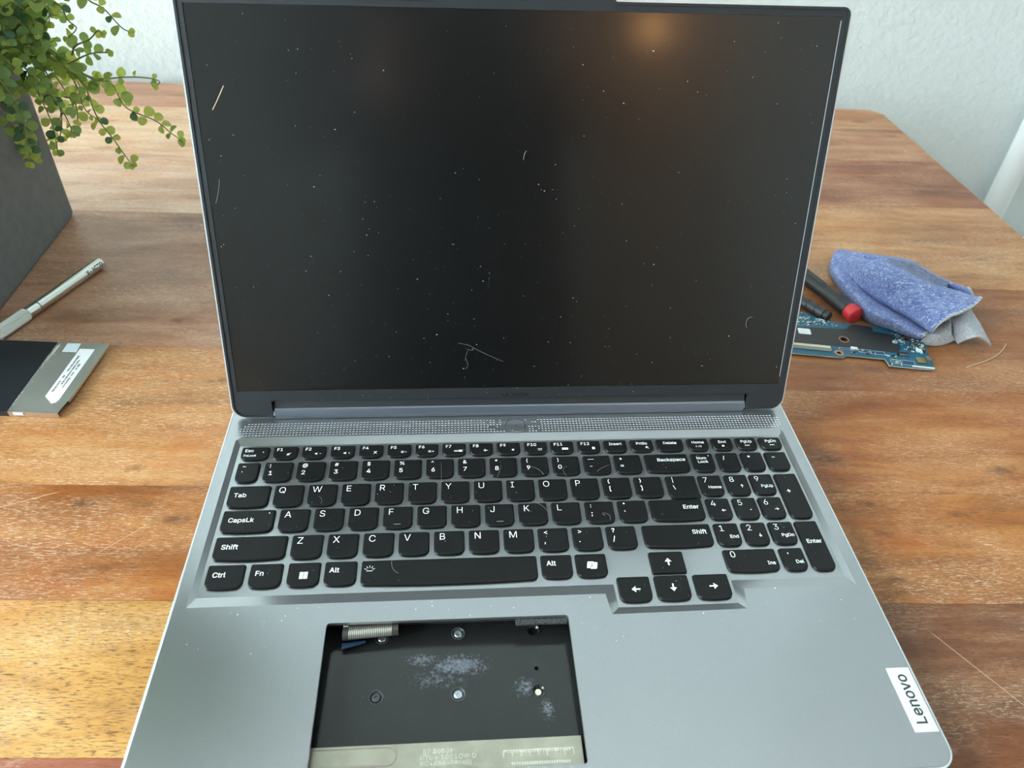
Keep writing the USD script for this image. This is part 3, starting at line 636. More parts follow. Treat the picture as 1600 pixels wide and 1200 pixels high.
# lid ----------------------------------------------------------------------------------------------
TILTL = 0.290563; LD = np.array([-0.191, 267.495, 20.584])
LUP = np.array([0, math.sin(TILTL), math.cos(TILTL)]); LN = np.array([0, -math.cos(TILTL), math.sin(TILTL)])
A_LID = np.c_[np.array([1.0, 0, 0]), LUP, LN]           # local x, height along the lid, towards the viewer
def lidm(m): 
    v, f = cat(m); return v @ A_LID.T + LD, f
AW, AH = 172.35, 215.4
def lid_outline(i=0.0):
    pts = []
    def arc(cx, cy, r, a0, a1, n=6):
        for k in range(n + 1):
            a = math.radians(a0 + (a1 - a0) * k / n); pts.append((cx + r * math.cos(a), cy + r * math.sin(a)))
    L = 177.2 - i; lo, hi, tab, hh = -18.6 + i, 220.6 - i, 152.0 + i, 224.6 - i
    arc(-L + 8, lo + 8, 8, 180, 270); pts += [(-tab, lo), (-tab, -7.2 + i), (tab, -7.2 + i), (tab, lo)]
    arc(L - 8, lo + 8, 8, 270, 360); arc(L - 4, hi - 4, 4, 0, 90)
    pts += [(50 - i, hi), (45.5 - i, hh), (-45.5 + i, hh), (-50 + i, hi)]
    arc(-L + 4, hi - 4, 4, 90, 180)
    return Polygon(pts)
fr_out, act = lid_outline(0.5), sbox(-AW, AW, 0, AH)
lidp = '/World/laptop'
part(lap, 'screen_bezel', lidm(extrude(fr_out.difference(act.buffer(0.02, join_style=2)), -1.2, 0.0)), M_BEZEL, 25)
rim = fr_out.buffer(-0.35).difference(fr_out.buffer(-1.35)).difference(sbox(-160, 160, -30, -2))
part(lap, 'bezel_rim', lidm(extrude(rim, -0.3, 0.5)), M_BEZEL, 25)
part(lap, 'lid_shell', lidm(cat(extrude(lid_outline(-0.35).difference(fr_out.buffer(.02)).intersection(unary_union([sbox(-190, -172, -16, 240), sbox(172, 190, -16, 240), sbox(-190, 190, 210, 240)])), -4.2, -0.15), extrude(lid_outline(-0.35), -5.0, -4.0))), M_EDGE, 25, 'silver edge of the lid')
def screen_mat():
    m = Mat(); p = m.n('geometry') + '.position'
    sm = m.rng(m.noise(p, 34.0, 4.0, .6, .5), .5, .8)
    col = m.mix(m.mul(sm, .25), (0.0010, 0.0012, 0.0016), (0.008, 0.009, 0.010))
    a = m.n('principled_bsdf', base_color=col, roughness=0.30, specular_ior_level=0.75, coat_weight=0.25, coat_roughness=0.12, coat_ior=1.5)
    return m.done('matte_screen', a + '.BSDF')
part(lap, 'screen', lidm(extrude(act.buffer(-0.05, join_style=2), -1.1, -0.45)), screen_mat(), False, 'dark switched-off screen')
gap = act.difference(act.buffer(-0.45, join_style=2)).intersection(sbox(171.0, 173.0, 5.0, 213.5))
part(lap, 'panel_edge', lidm(extrude(gap, -0.42, -0.2)), plain('panel_edge', (0.5, 0.55, 0.6), .3, .6))  # pale strip painting in the light reflected along this edge
part(lidp + '/screen_bezel', 'lettering', lidm(text('LEGION', 1.9, 0, -5.9, 0.0, 1.75, 0, 'c', .03)), plain('dim_print', (0.0035, 0.0035, 0.004), .25))
part(lidp + '/screen_bezel', 'corner_seam', lidm(cat(bx(-170, -152.5, -7.6, -7.35, -.02, .02), bx(152.5, 170, -7.6, -7.35, -.02, .02))), M_DARK)
part(lidp + '/screen_bezel', 'camera_lens', lidm(loft([np.c_[1.6 * np.cos(np.arange(16) * math.pi / 8), 220.5 + 1.6 * np.sin(np.arange(16) * math.pi / 8), np.full(16, z)] for z in (-.2, .04)])), M_DARK)
hp = [(263.7, 0.35), (262.4, 4.0), (263.4, 7.3), (263.9, 8.0), (264.8, 8.35), (276, 8.35), (276, 0.35)]
part(lap, 'hinge_bar', cat(xf(extrude(Polygon(hp), -151.4, 151.4), np.array([[0, 0, 1], [1, 0, 0], [0, 1, 0.0]]))), M_HINGE, 20, 'grey-blue hinge bar below the screen')
part(lap, 'hinge_cover', cat(xf(extrude(Polygon([(264.9, 8.37), (267.6, 12.8), (276, 12.8), (276, 8.37)]), -151.2, 151.2), np.array([[0, 0, 1], [1, 0, 0], [0, 1, 0.0]]))), M_BEZEL, 20)  # slope above the hinge bar, split off in a darker material
part(lap, 'hinge_pin', cat(cyl((-156, 270, 6.5), (-150, 270, 6.5), 4.2), cyl((150, 270, 6.5), (156, 270, 6.5), 4.2)), M_DARK)

# ------------------------------------------------------------------ potted plant with trailing stems
M_POT = plain('planter_dark_grey', (0.135, 0.145, 0.147), 0.62, 0, 0.4, 0.12, 120.0, 0.1)
M_SOIL = plain('soil', (0.03, 0.022, 0.015), 0.95, 0, .2, .5, 300., .8)
M_STEM = plain('stem_green', (0.20, 0.24, 0.07), 0.5)
def leaf_mat(name, col, tr):
    m = Mat(); p = m.n('geometry') + '.position'
    c = m.mix(m.noise(p, 60.0, 2.0), tuple(x * .8 for x in col), tuple(x * 1.2 for x in col))
    a = m.n('principled_bsdf', base_color=c, roughness=0.42, specular_ior_level=0.45) + '.BSDF'
    b = m.n('translucent_bsdf', color=tr) + '.BSDF'
    return m.done(name, m.n('mix_closure', fac=0.48, closure1=a, closure2=b) + '.closure')
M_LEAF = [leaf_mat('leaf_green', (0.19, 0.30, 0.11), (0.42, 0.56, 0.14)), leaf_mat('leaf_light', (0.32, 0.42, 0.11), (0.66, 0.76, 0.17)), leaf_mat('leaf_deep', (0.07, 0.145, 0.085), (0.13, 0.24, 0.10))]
plant = thing('potted_plant', (-480, 455, -21), 'trailing small-leaved green plant in a dark grey rectangular planter', 'plant')
PX0, PX1, PY0, PY1, PT = -570.0, -390.0, 335.0, 577.0, 120.0
pot = man(loft([rrect(PX0 + 6, PX1 - 2, PY0 + 4, PY1 - 4, 9, -21, 6), rrect(PX0 + 4, PX1, PY0 + 2, PY1 - 2, 10, -17, 6), rrect(PX0, PX1, PY0, PY1, 10, PT - 1, 6), rrect(PX0 + 1, PX1 - 1, PY0 + 1, PY1 - 1, 9, PT, 6)]))
pot -= man(loft([rrect(PX0 + 8, PX1 - 8, PY0 + 8, PY1 - 8, 6, -10, 6), rrect(PX0 + 6, PX1 - 6, PY0 + 6, PY1 - 6, 6, PT + 2, 6)]))
part(plant, 'planter', pot, M_POT, 30)
part(plant, 'soil', rbox(PX0 + 6.5, PX1 - 6.5, PY0 + 6.5, PY1 - 6.5, 90, 106, 5, 2), M_SOIL)
def leaf(p, d, nrm, L):
    """A small round cupped leaf growing from p along d."""
    d = d / (np.linalg.norm(d) + 1e-9); s = np.cross(nrm, d); s /= np.linalg.norm(s) + 1e-9; n = np.cross(d, s)
    w = L * 0.46
    prof = [(0.02, 0.06), (0.14, 0.55), (0.32, 0.88), (0.52, 1.0), (0.72, 0.9), (0.90, 0.58), (1.0, 0.10)]
    v = []
    for t, q in prof:
        for k in (-1, 0, 1):
            v.append(p + d * (L * t) + s * (k * q * w) + n * (L * (0.10 * math.sin(t * 3) + (0.10 * q if k else 0.0))))
    f = []
    for i in range(6):
        for k in range(2):
            a = i * 3 + k; f += [(a, a + 1, a + 4), (a, a + 4, a + 3)]
    return np.array(v), np.array(f)
STEMS = {'S1': [(-347.1, 560.0, 122.2), (-336.1, 557.5, 113.4), (-325.8, 555.0, 108.8), (-314.4, 552.5, 107.7), (-309.6, 550.0, 95.1), (-302.3, 547.5, 87.0), (-286.4, 545.0, 81.1), (-276.3, 542.5, 74.0), (-266.7, 540.0, 66.8)] ,
'S2': [(-335.4, 560.0, 111.4), (-308.7, 555.0, 111.3), (-281.7, 550.0, 112.9), (-275.2, 545.0, 109.5)] ,
'S3': [(-340.4, 555.0, 110.8), (-333.0, 548.0, 98.9), (-328.1, 541.0, 82.2), (-319.2, 534.0, 71.1), (-311.0, 527.0, 61.1), (-303.3, 520.0, 53.4)] ,
'S4': [(-313.2, 540.0, 178.7), (-306.5, 538.8, 173.5), (-298.4, 537.5, 169.2), (-290.7, 536.2, 160.0), (-282.6, 535.0, 153.1)] ,
'S6': [(-380.5, 540.0, 141.3), (-366.8, 530.0, 131.4), (-359.0, 520.0, 122.4), (-351.5, 510.0, 116.6), (-346.6, 500.0, 115.1)] ,
'S8': [(-375.4, 575.0, 103.5), (-371.7, 575.0, 81.6), (-378.7, 575.0, 57.2), (-387.4, 575.0, 47.1)] ,
'S9': [(-336.3, 550.0, 168.2), (-330.3, 546.7, 158.4), (-324.0, 543.3, 153.5), (-330.8, 540.0, 146.3)] ,
'S10': [(-336.7, 550.0, 129.8), (-329.2, 548.8, 138.6), (-319.3, 547.5, 142.3), (-311.8, 546.2, 148.4), (-307.1, 545.0, 148.8)] ,
'S11': [(-340.9, 550.0, 123.3), (-325.4, 548.3, 130.5), (-315.5, 546.7, 133.3), (-306.4, 545.0, 133.7)] ,
'S12': [(-351.8, 560.0, 117.8), (-343.2, 555.0, 101.9), (-340.9, 550.0, 90.1), (-331.8, 545.0, 81.8)] ,
'S13': [(-357.8, 560.0, 93.1), (-349.6, 556.0, 90.1), (-350.4, 552.0, 76.5)] ,
'S5': [(-384.0, 516.7, 127.2), (-384.0, 521.1, 116.4), (-384.0, 529.5, 98.4), (-384.0, 527.9, 82.2), (-384.0, 526.5, 68.9), (-384.0, 531.1, 52.6)] ,
'S7': [(-372.0, 530.6, 168.5), (-372.0, 539.1, 167.8), (-372.0, 552.0, 161.1), (-372.0, 557.0, 152.8), (-372.0, 558.8, 142.1)] ,
}
EXTRA = {}
for k in range(11):      # further stems spilling over the planter's right-hand rim
    y = RNG.uniform(470, 574); o = RNG.uniform(6, 30); drop = RNG.uniform(-5, 48)
    EXTRA[f'E{k}'] = [(-402, y, 116), (-388, y + RNG.uniform(-8, 8), 136 + RNG.uniform(0, 16)), (-380 + o, y + RNG.uniform(-14, 14), 132 - drop * .2), (-376 + o * 1.2, y + RNG.uniform(-18, 18), 112 - drop)]
for k in range(20):
    y = RNG.uniform(500, 585)
    EXTRA[f'F{k}'] = [(-420, y, 112), (-392, y + RNG.uniform(-10, 10), 150 + RNG.uniform(0, 35)), (-368 + RNG.uniform(-8, 14), y + RNG.uniform(-10, 15), 150 + RNG.uniform(0, 40)), (-352 + RNG.uniform(-12, 10), y + RNG.uniform(-10, 15), 136 + RNG.uniform(0, 45))]
leafs_left = [298]
def grow(parent, pts, light, spacing=8.0, L0=8.2, r=(0.8, 0.45), collect=None):
    pts = np.asarray(pts, float)
    seg = np.linalg.norm(np.diff(pts, axis=0), axis=1).sum()
    n = max(6, int(seg / 4)); t = np.linspace(0, 1, len(pts))
    c = CubicSpline(t, pts)(np.linspace(0, 1, n)) if len(pts) > 2 else np.array([pts[0] + (pts[1] - pts[0]) * u for u in np.linspace(0, 1, n)])
    sm = tube(c, r, 5)
    st = part(parent, 'stem', sm, M_STEM, True) if collect is None else None
    if collect is not None: collect[0].append(sm)
    cum = np.r_[0, np.cumsum(np.linalg.norm(np.diff(c, axis=0), axis=1))]
    s = RNG.uniform(2, 6); side = RNG.uniform(0, 6)
    while s < cum[-1]:
        p = np.array([np.interp(s, cum, c[:, i]) for i in range(3)]); q = np.array([np.interp(min(s + 2, cum[-1]), cum, c[:, i]) for i in range(3)])
        tg = (q - p) / (np.linalg.norm(q - p) + 1e-6) if s + .1 < cum[-1] else (c[-1] - c[-2]) / np.linalg.norm(c[-1] - c[-2])
        a = np.cross(tg, (0.1, -0.75, 0.65)); a /= np.linalg.norm(a) + 1e-6
        for sg in (-1, 1):
            if RNG.random() < 0.13: continue
            d = sg * a * RNG.uniform(.7, 1) + tg * RNG.uniform(.2, .8) + np.array([RNG.uniform(-.4, .4), RNG.uniform(-.4, .4), RNG.uniform(-.5, .35)])
            nrm = np.array([RNG.uniform(-.5, .6), RNG.uniform(-1, -.1), RNG.uniform(.1, 1)])
            L = 1.3 * L0 * RNG.uniform(.65, 1.2) * (1 - .35 * s / cum[-1])
            m = leaf(p + a * sg * .4, d, nrm, L)
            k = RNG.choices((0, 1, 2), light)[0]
            if collect is None and leafs_left[0] > 0:
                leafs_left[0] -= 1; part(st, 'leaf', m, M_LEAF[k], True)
            elif collect is not None: collect[1][k].append(m)
            else: SPARE[1][k].append(m)
        s += spacing * RNG.uniform(.75, 1.3); side += 1.6
    for ang in (-.5, .5):
        m = leaf(c[-1], (c[-1] - c[-2]) + np.array([ang, 0, RNG.uniform(-.4, .4)]) * np.linalg.norm(c[-1] - c[-2]), np.array([0, -.7, .7]), L0 * .6)
        (SPARE if collect is None else collect)[1][1].append(m)
SPARE = ([], {0: [], 1: [], 2: []})
for k, pts in STEMS.items():
    pts = np.asarray(pts)
    if k not in ('S5', 'S7', 'S8', 'S10', 'S11', 'S13'): pts = np.vstack([[-398, pts[0][1] + 4, 118], (pts[0] + np.array([-395, pts[0][1], 140])) / 2 + (0, 0, 8), pts])
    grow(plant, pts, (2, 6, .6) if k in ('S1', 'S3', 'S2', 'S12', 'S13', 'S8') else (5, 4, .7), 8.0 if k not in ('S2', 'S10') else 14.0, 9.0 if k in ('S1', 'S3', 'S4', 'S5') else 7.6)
for k, pts in EXTRA.items(): grow(plant, pts, (5, 3, 2), 7.5, 8.6)
CROWN = ([], {0: [], 1: [], 2: []})
rg = random.Random(31)
for k in range(170):     # the bushy crown
    a = rg.uniform(0, 2 * math.pi); q = rg.uniform(0.25, 1)
    x0, y0 = rg.uniform(PX0 + 20, PX1 - 20), rg.uniform(PY0 + 20, PY1 - 20)
    out = np.array([math.cos(a), math.sin(a)]); H = rg.uniform(60, 300); R_ = rg.uniform(20, 110) * (0.6 + .5 * H / 300)
    e = np.array([x0 + out[0] * R_, y0 + out[1] * R_, 106 + H])
    lim = -362 if e[2] < 250 else (-320 if e[2] < 360 else -255)
    if e[0] > lim: e[0] = lim - rg.uniform(0, 25)
    e[1] = min(e[1], 640)
    pts = [(x0, y0, 104), (x0 + (e[0] - x0) * .35, y0 + (e[1] - y0) * .35, 106 + H * .75), tuple(e), (e[0] + out[0] * 15 * (e[0] < lim - 20), e[1] + out[1] * 15, e[2] - 25)]
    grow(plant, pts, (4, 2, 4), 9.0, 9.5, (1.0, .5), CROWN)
for k in range(240):     # unseen leaning top, shaped to mirror a dark patch in the palm rest
    x0, y0 = rg.uniform(-500, -405), rg.uniform(380, 520)
    v_ = np.array([rg.gauss(0, 1) for _ in range(3)]); v_ *= rg.uniform(.15, 1) / np.linalg.norm(v_)
    e = np.array([-376, 432, 650]) + v_ * (120, 122, 150)
    mid_ = np.array([x0 * .75 + e[0] * .25 - 25, y0 * .6 + e[1] * .4, 104 + (e[2] - 104) * .45])
    b0_ = mid_ * .35 + e * .65
    o_, d_ = tube([(x0, y0, 104), mid_, b0_], 1.3, 5, 10), None
    CROWN[0].append(o_)
    grow(plant, [b0_, b0_ * .5 + e * .5 + (0, 0, 14), e, e + v_ * (22, 22, -6)], (1, 0, 6), 8.0, 9.5, (1.0, .5), CROWN)  # mostly the darkest leaves, to keep that mirrored patch dark
part(plant, 'branches', cat(*CROWN[0]), M_STEM, True, kind='stuff')
for k in range(3):
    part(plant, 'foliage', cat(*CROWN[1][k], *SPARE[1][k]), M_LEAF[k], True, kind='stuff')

# ------------------------------------------------------------------ craft knife
M_ALU = plain('knife_aluminium', (0.66, 0.67, 0.62), 0.17, 1.0)
M_KNURL = plain('knurled_metal', (0.62, 0.63, 0.60), 0.42, 0.9)
tip, kd = np.array([-334.9, 478.1, -15.7]), np.array([-0.375, -0.927, 0.0]); kd /= np.linalg.norm(kd)
knife = thing('craft_knife', (-360, 415, -21), 'slim silver metal craft knife lying beside the dark planter', 'knife')
at = lambda t: tip + kd * t
part(knife, 'handle', lathe([(0, 3.6), (0.5, 4.3), (1.0, 4.55), (69.2, 4.65), (69.5, 4.3)], at(0), at(69.5), 40), M_ALU, 30)
part(knife, 'collar', lathe([(0, 4.3), (0.3, 4.65), (10.2, 4.7), (10.6, 4.2)], at(69.9), at(80.5), 40), M_ALU, 30)
part(knife, 'groove', lathe([(0, 4.25), (0.8, 4.25)], at(69.3), at(70.1), 24), M_DARK)
def knurl():
    v = []; n, m = 64, 84; d = -kd; s = np.cross(kd, (0, 0, 1.0))
    rings = []
    for i in range(m + 1):
        t = i / m * 32; base = 5.15 * min(1, (t + .6) / 1.0, (32.6 - t) / 1.0) if (t < .5 or t > 31.5) else 5.15
        an = np.arange(n) * 2 * math.pi / n
        rr = base + (0.14 * np.sign(np.sin(an * 16 + i * .9)) * np.sign(np.sin(an * 16 - i * .9)) if 0.5 < t < 31.5 else 0)
        rings.append(at(80.5 + t) + (rr * np.cos(an))[:, None] * np.cross(kd, (0, 0, 1.0)) + (rr * np.sin(an))[:, None] * np.cross(kd, np.cross(kd, (0, 0, 1.0))))
    return loft(rings)
part(knife, 'knurled_grip', knurl(), M_KNURL, 40)
part(knife, 'blade', (np.vstack([at(112) + np.array([0, 0, z]) for z in (2, -2)] + [at(150) + np.array([0, 0, -3.0])] + [at(112) + np.array([.5, 0, z]) for z in (2, -2)] + [at(150) + np.array([.5, 0, -3.0])]), np.array([(0, 1, 2), (3, 5, 4), (0, 3, 1), (1, 3, 4), (1, 4, 2), (2, 4, 5), (0, 2, 3), (2, 5, 3)])), M_ALU, False)
tv, tf = text('X-ACTO', 3.3, 0, 0, 0, 0.95, 0, 'l', .04, True)
td, ts = -kd, np.cross(-kd, (0, 0, 1.0))
ph = math.radians(24) + (tv[:, 1] - 1.6) / 4.6
rad = 4.66 + tv[:, 2]
tv = at(20.5) + tv[:, :1] * td + rad[:, None] * (np.cos(ph)[:, None] * ts + np.sin(ph)[:, None] * np.array([0, 0, 1.0]))
part(knife, 'engraving', (tv, tf), plain('engraving_black', (0.02, 0.02, 0.02), .5), False)

# ------------------------------------------------------------------ stamped metal cover with stickers
M_TIN = plain('tinned_sheet', (0.40, 0.41, 0.37), 0.34, 0.65, 0.5, 0.10, 30.0)
O, U, V_ = np.array([-299.5, 291.3, 0]), np.array([-33.9, 2.7, 0]) / 34.0, np.array([7.2, 74.8, 0]) / 75.15
A_COV = np.c_[-U, V_, [0, 0, 1]]
def covm(m):             # local: x to the right (0 = right edge), y away, z up
    v, f = cat(m); return v @ A_COV.T + O, f
cover = thing('metal_shield', (-338, 330, -21), 'thin stamped metal cover with black film and white stickers', 'metal cover')
ztop = -16.5
top = Polygon([(-84, 0), (-1.2, 0), (-1.0, 3), (-0.2, 10.5), (0, 12), (0, 75), (-84, 75)])
part(cover, 'plate', covm(extrude(top, ztop - .4, ztop)), M_TIN, False)
part(cover, 'front_flange', covm(cat(bx(-84, -1.2, -.4, 0, -20.9, ztop - .02))), plain('flange_copper_tint', (0.62, 0.54, 0.48), .28, .9), False)
part(cover, 'side_flange', covm(bx(0, 0.4, 12, 75, -18.4, ztop - .02)), plain('flange_bright', (0.72, 0.66, 0.52), .3, .8), False)
part(cover, 'support_rib', covm(cat(bx(-80, -1.5, 70, 70.4, -21, ztop - .42), bx(-80, -79.6, 5, 70, -21, ztop - .42))), M_DARK, False)
part(cover, 'underside_pad', covm(bx(-82, -4, 1.5, 73, -19.6, ztop - .42)), M_DARK, False)  # black block standing in for the shaded hollow under the plate
part(cover, 'black_film', covm(cat(extrude(Polygon([(-83.8, -.45), (-34.2, -.45), (-37, 74.5), (-83.8, 74.5)]), ztop + .01, ztop + .15), bx(-84, -34.5, -.62, -.42, -20.6, ztop + .1))), plain('black_film', (0.012, 0.015, 0.019), .38, 0, .5, .2, 900.), False)
M_STICK = plain('sticker_white', (0.80, 0.82, 0.82), .5)
def loc(x, y): d = np.array([x, y, 0]) - O; return np.linalg.solve(A_COV, d)[:2]
sq = part(cover, 'sticker', covm(extrude(Polygon([loc(*q) for q in ((-321.7, 367.0), (-312.1, 366.6), (-311.9, 356.3), (-322.2, 357.0))]), ztop + .01, ztop + .07)), plain('sticker_blueish', (0.66, 0.76, 0.82), .5), False, 'small pale blue square sticker')
ls = part(cover, 'sticker', covm(extrude(Polygon([loc(*q) for q in ((-310.7, 360.3), (-299.9, 359.4), (-304.6, 304.5), (-305.6, 301.6), (-308.2, 300.6), (-315.0, 308.0))]), ztop + .01, ztop + .07)), M_STICK, False, 'long white printed sticker')
ink = []
rr = random.Random(3)
A_, B_ = np.array(loc(-310.6, 303.5)), np.array(loc(-305.4, 359.8)); dv_ = (B_ - A_) / np.linalg.norm(B_ - A_); du_ = np.array([dv_[1], -dv_[0]])
for u_, segs in ((-2.3, ((9, 20), (24, 27), (31, 48))), (0.1, ((17, 44),)), (2.4, ((14, 24), (26, 30), (33, 39)))):
    for a, b in segs:
        y = a
        while y < b:
            w = rr.uniform(.5, 1.2); h_ = rr.uniform(.55, .8)
            q = [A_ + dv_ * yy + du_ * (u_ + uu) for yy, uu in ((y, -h_), (y + w, -h_), (y + w, h_), (y, h_))]
            ink.append(Polygon(q)); y += w + rr.uniform(.25, .6)
part(ls, 'printed_lines', covm(extrude(unary_union(ink), ztop + .07, ztop + .1)), plain('sticker_ink', (0.10, 0.10, 0.11), .6), False)
part(cover, 'white_clip', covm(cat(rbox(-30.5, -24, -1.1, -.4, -19.2, -17.4, .2, .1))), M_STICK)
wearp = []
for k in range(70):
    y = rr.uniform(1, 73); x = -36.2 - y * .035 + abs(rr.gauss(0, 2.2)) + (1.2 if y > 50 else 0)
    wearp.append(affinity.rotate(sbox(x, x + rr.uniform(.2, .7), y, y + rr.uniform(.3, 2.2)), rr.uniform(-30, 10)))
wearp.append(Polygon([(-35.4, 70), (-34, 71), (-33.6, 66), (-34.6, 52), (-35.0, 50), (-34.9, 60)]))
part(cover, 'glue_residue', covm(extrude(unary_union(wearp), ztop + .01, ztop + .05)), plain('glue', (0.62, 0.62, 0.56), .6), False, kind='stuff')

# ------------------------------------------------------------------ circuit board
M_PCB = plain('board_blue', (0.018, 0.115, 0.19), 0.34, 0, .5, .25, 500.)
M_FILM = plain('board_film', (0.022, 0.021, 0.020), 0.42)
M_GOLD = plain('gold_contact', (0.60, 0.48, 0.26), .3, .9)
M_COPPER = plain('copper_ring', (0.52, 0.27, 0.15), .35, .8)
M_SILK = plain('silk_white', (0.62, 0.72, 0.74), .55)
M_CHIP = plain('chip_black', (0.018, 0.018, 0.02), .4)
board = thing('circuit_board', (250, 370, -21), 'blue laptop circuit board with black film beside the screen', 'circuit board')
zt = -18.4
BO = Polygon([(150, 441), (246.7, 403.9), (257.8, 395.7), (269.3, 388.6), (299.2, 382.0), (331.0, 371.0), (331.9, 354.8), (328.4, 346.9), (328.4, 341), (325.3, 329.1), (324.2, 326.8), (310.5, 328.3), (291.6, 332.0), (291.4, 340.0), (262.6, 345.0), (259, 342.3), (251.2, 343.5), (150, 361)])
hole = Point(268.7, 364.6); ring2 = Point(320.3, 364.4); tabp = Point(257.8, 347.6)
cut = unary_union([hole.buffer(3.0), ring2.buffer(2.4), tabp.buffer(1.7)])
part(board, 'substrate', extrude(BO.difference(cut), zt - 1.2, zt), M_PCB, False)
part(board, 'board_edge', extrude(BO.buffer(.12).difference(BO.buffer(.01)), zt - 1.15, zt - .1), plain('board_edge', (0.42, 0.50, 0.50), .5), False)
film = Polygon([(160, 400), (236.3, 382.3), (275.4, 378.2), (283.5, 384.3), (298.5, 381.2), (297.1, 375.1), (311.7, 370.0), (310.2, 363.2), (310.3, 357.8), (309.5, 352.5), (305.1, 346.8), (275.2, 353.1), (255.1, 357.4), (227.2, 361.6), (160, 373)])
part(board, 'black_film', extrude(film.difference(hole.buffer(3.6)).difference(Point(308.6, 360.5).buffer(2.2)), zt + .01, zt + .2), M_FILM, False)
for c, r0, r1 in ((hole, 3.0, 3.9), (ring2, 2.4, 3.5), (tabp, 1.7, 3.6)):
    part(board, 'mounting_ring', extrude(c.buffer(r1).difference(c.buffer(r0)), zt - .02, zt + .24), M_COPPER, False)
dirx = np.array([0.983, -0.183]); diry = np.array([0.183, 0.983])
def on(cx, cy, w, d, h, c=.15):   # a little body aligned with the board
    m = rbox(-w / 2, w / 2, -d / 2, d / 2, 0, h, max(.2, c), c, 2)
    return xf(m, np.array([[dirx[0], diry[0], 0], [dirx[1], diry[1], 0], [0, 0, 1]]), (cx, cy, zt + .01))
fc = part(board, 'ribbon_socket', on(236.5, 355.2, 33, 5.0, 1.6), plain('socket_ivory', (0.66, 0.62, 0.48), .4), 30, 'long ivory ribbon cable socket')
part(fc, 'latch_bar', on(236.3, 353.6, 32, 1.4, 2.0), plain('latch_dark', (0.25, 0.22, 0.15), .4))
part(board, 'label', xf(rbox(-4.9, 4.9, -3.8, 3.8, 0, .1, 1, .02), np.array([[dirx[0], diry[0], 0], [dirx[1], diry[1], 0], [0, 0, 1]]), (240.5, 375.8, zt + .2)), M_STICK, 30, 'small white label on the black film')
part(board, 'standoff', loft([np.c_[308.6 + r * np.cos(np.arange(20) * math.pi / 10), 360.5 + r * np.sin(np.arange(20) * math.pi / 10), np.full(20, zt + z)] for r, z in ((2.2, 0), (2.2, .8), (1.7, 1.5), (.9, 1.7), (.5, 1.3))]), M_SCREW, 40)
part(board, 'white_connector', on(271.5, 352.0, 5.2, 3.2, 1.5), M_STICK)
part(board, 'white_connector', on(322.6, 348.8, 4.4, 3.6, 1.4), M_STICK)
ck = part(board, 'pin_socket', on(307.6, 344.4, 8.0, 3.6, 1.6), M_CHIP)
for k in range(6): part(ck, 'pin', on(304.6 + k * 1.2 * .983, 343.2 - k * 1.2 * .183, .5, 1.6, 1.8, .05), M_SCREW, False)
part(board, 'gold_module', on(318.2, 336.4, 6.6, 6.2, 1.5), M_GOLD)
part(board, 'gold_module', on(324.6, 338.2, 3.4, 5.0, 1.9), plain('port_metal', (0.36, 0.32, 0.25), .4, .7))
part(board, 'edge_strip', on(316.6, 328.9, 16.5, 1.6, .6), plain('edge_strip', (0.72, 0.74, 0.72), .45))
part(board, 'chip', on(297.5, 336.6, 4.2, 3.6, .5), plain('chip_green', (0.10, 0.17, 0.13), .4))
part(board, 'chip', on(307.0, 334.6, 9.6, 4.4, .3), plain('pad_blue', (0.012, 0.075, 0.15), .3))
for k, (x, y, w, d) in enumerate(((279.5, 349.6, 8.6, 3.4), (289.0, 347.3, 9.4, 3.0), (264.5, 352.8, 8.0, 1.6))):
    part(board, 'chip', on(x, y, w, d, .25), plain('pad_blue' + str(k), (0.012, 0.08, 0.16), .3))
fr_ = []
for x, y, w, d in ((279.5, 349.6, 9.4, 4.2), (289.0, 347.3, 10.2, 3.8), (307.0, 334.6, 10.4, 5.2), (297.5, 336.6, 5.6, 5.0), (264.5, 352.8, 8.8, 2.4)):
    for sx_, sy_, ww, dd in ((0, .5, w, .35), (0, -.5, w, .35), (.5, 0, .35, d), (-.5, 0, .35, d)):
        fr_.append(on(x + dirx[0] * sx_ * w + diry[0] * sy_ * d, y + dirx[1] * sx_ * w + diry[1] * sy_ * d, ww, dd, .08, .02))
part(board, 'silkscreen', cat(*fr_), M_SILK, False)
rp = random.Random(12); sm = [[], [], [], []]
def scatter(poly, n):
    x0, y0, x1, y1 = poly.bounds; k = 0
    while k < n:
        x, y = rp.uniform(x0, x1), rp.uniform(y0, y1)
        if poly.contains(Point(x, y)):
            k += 1; q = rp.choices((0, 1, 2, 3), (5, 3, 2, 2))[0]
            w, d = rp.choice(((1.0, .5), (.5, 1.0), (1.6, .8), (.7, .7), (2.2, 1.3)))
            sm[q].append(on(x, y, w, d, rp.uniform(.2, .8), .04))
scatter(Polygon([(238, 384.5), (274, 380.5), (268, 387), (257, 394), (246, 402), (236, 404)]), 95)
scatter(Polygon([(299, 376), (314, 371), (330, 370), (331, 358), (326, 346), (312, 347.5), (312, 360), (313.5, 369), (299, 381)]).buffer(0).difference(ring2.buffer(4)), 120)
scatter(Polygon([(262, 349), (292, 343.5), (306, 341), (306, 345), (264, 353)]), 34)
scatter(Polygon([(294, 341), (303, 339), (302, 331), (293, 333)]), 18)
for q, m_ in enumerate((M_SILK, M_CHIP, M_GOLD, plain('chip_cap', (0.28, 0.22, 0.15), .4))):
    part(board, 'small_components', cat(*sm[q]), m_, False, kind='stuff')
part(board, 'underside_components', cat(bx(170, 200, 385, 410, -21, zt - 1.2), bx(240, 252, 362, 376, -21, zt - 1.2), bx(300, 318, 345, 358, -21, zt - 1.2)), M_CHIP, False)

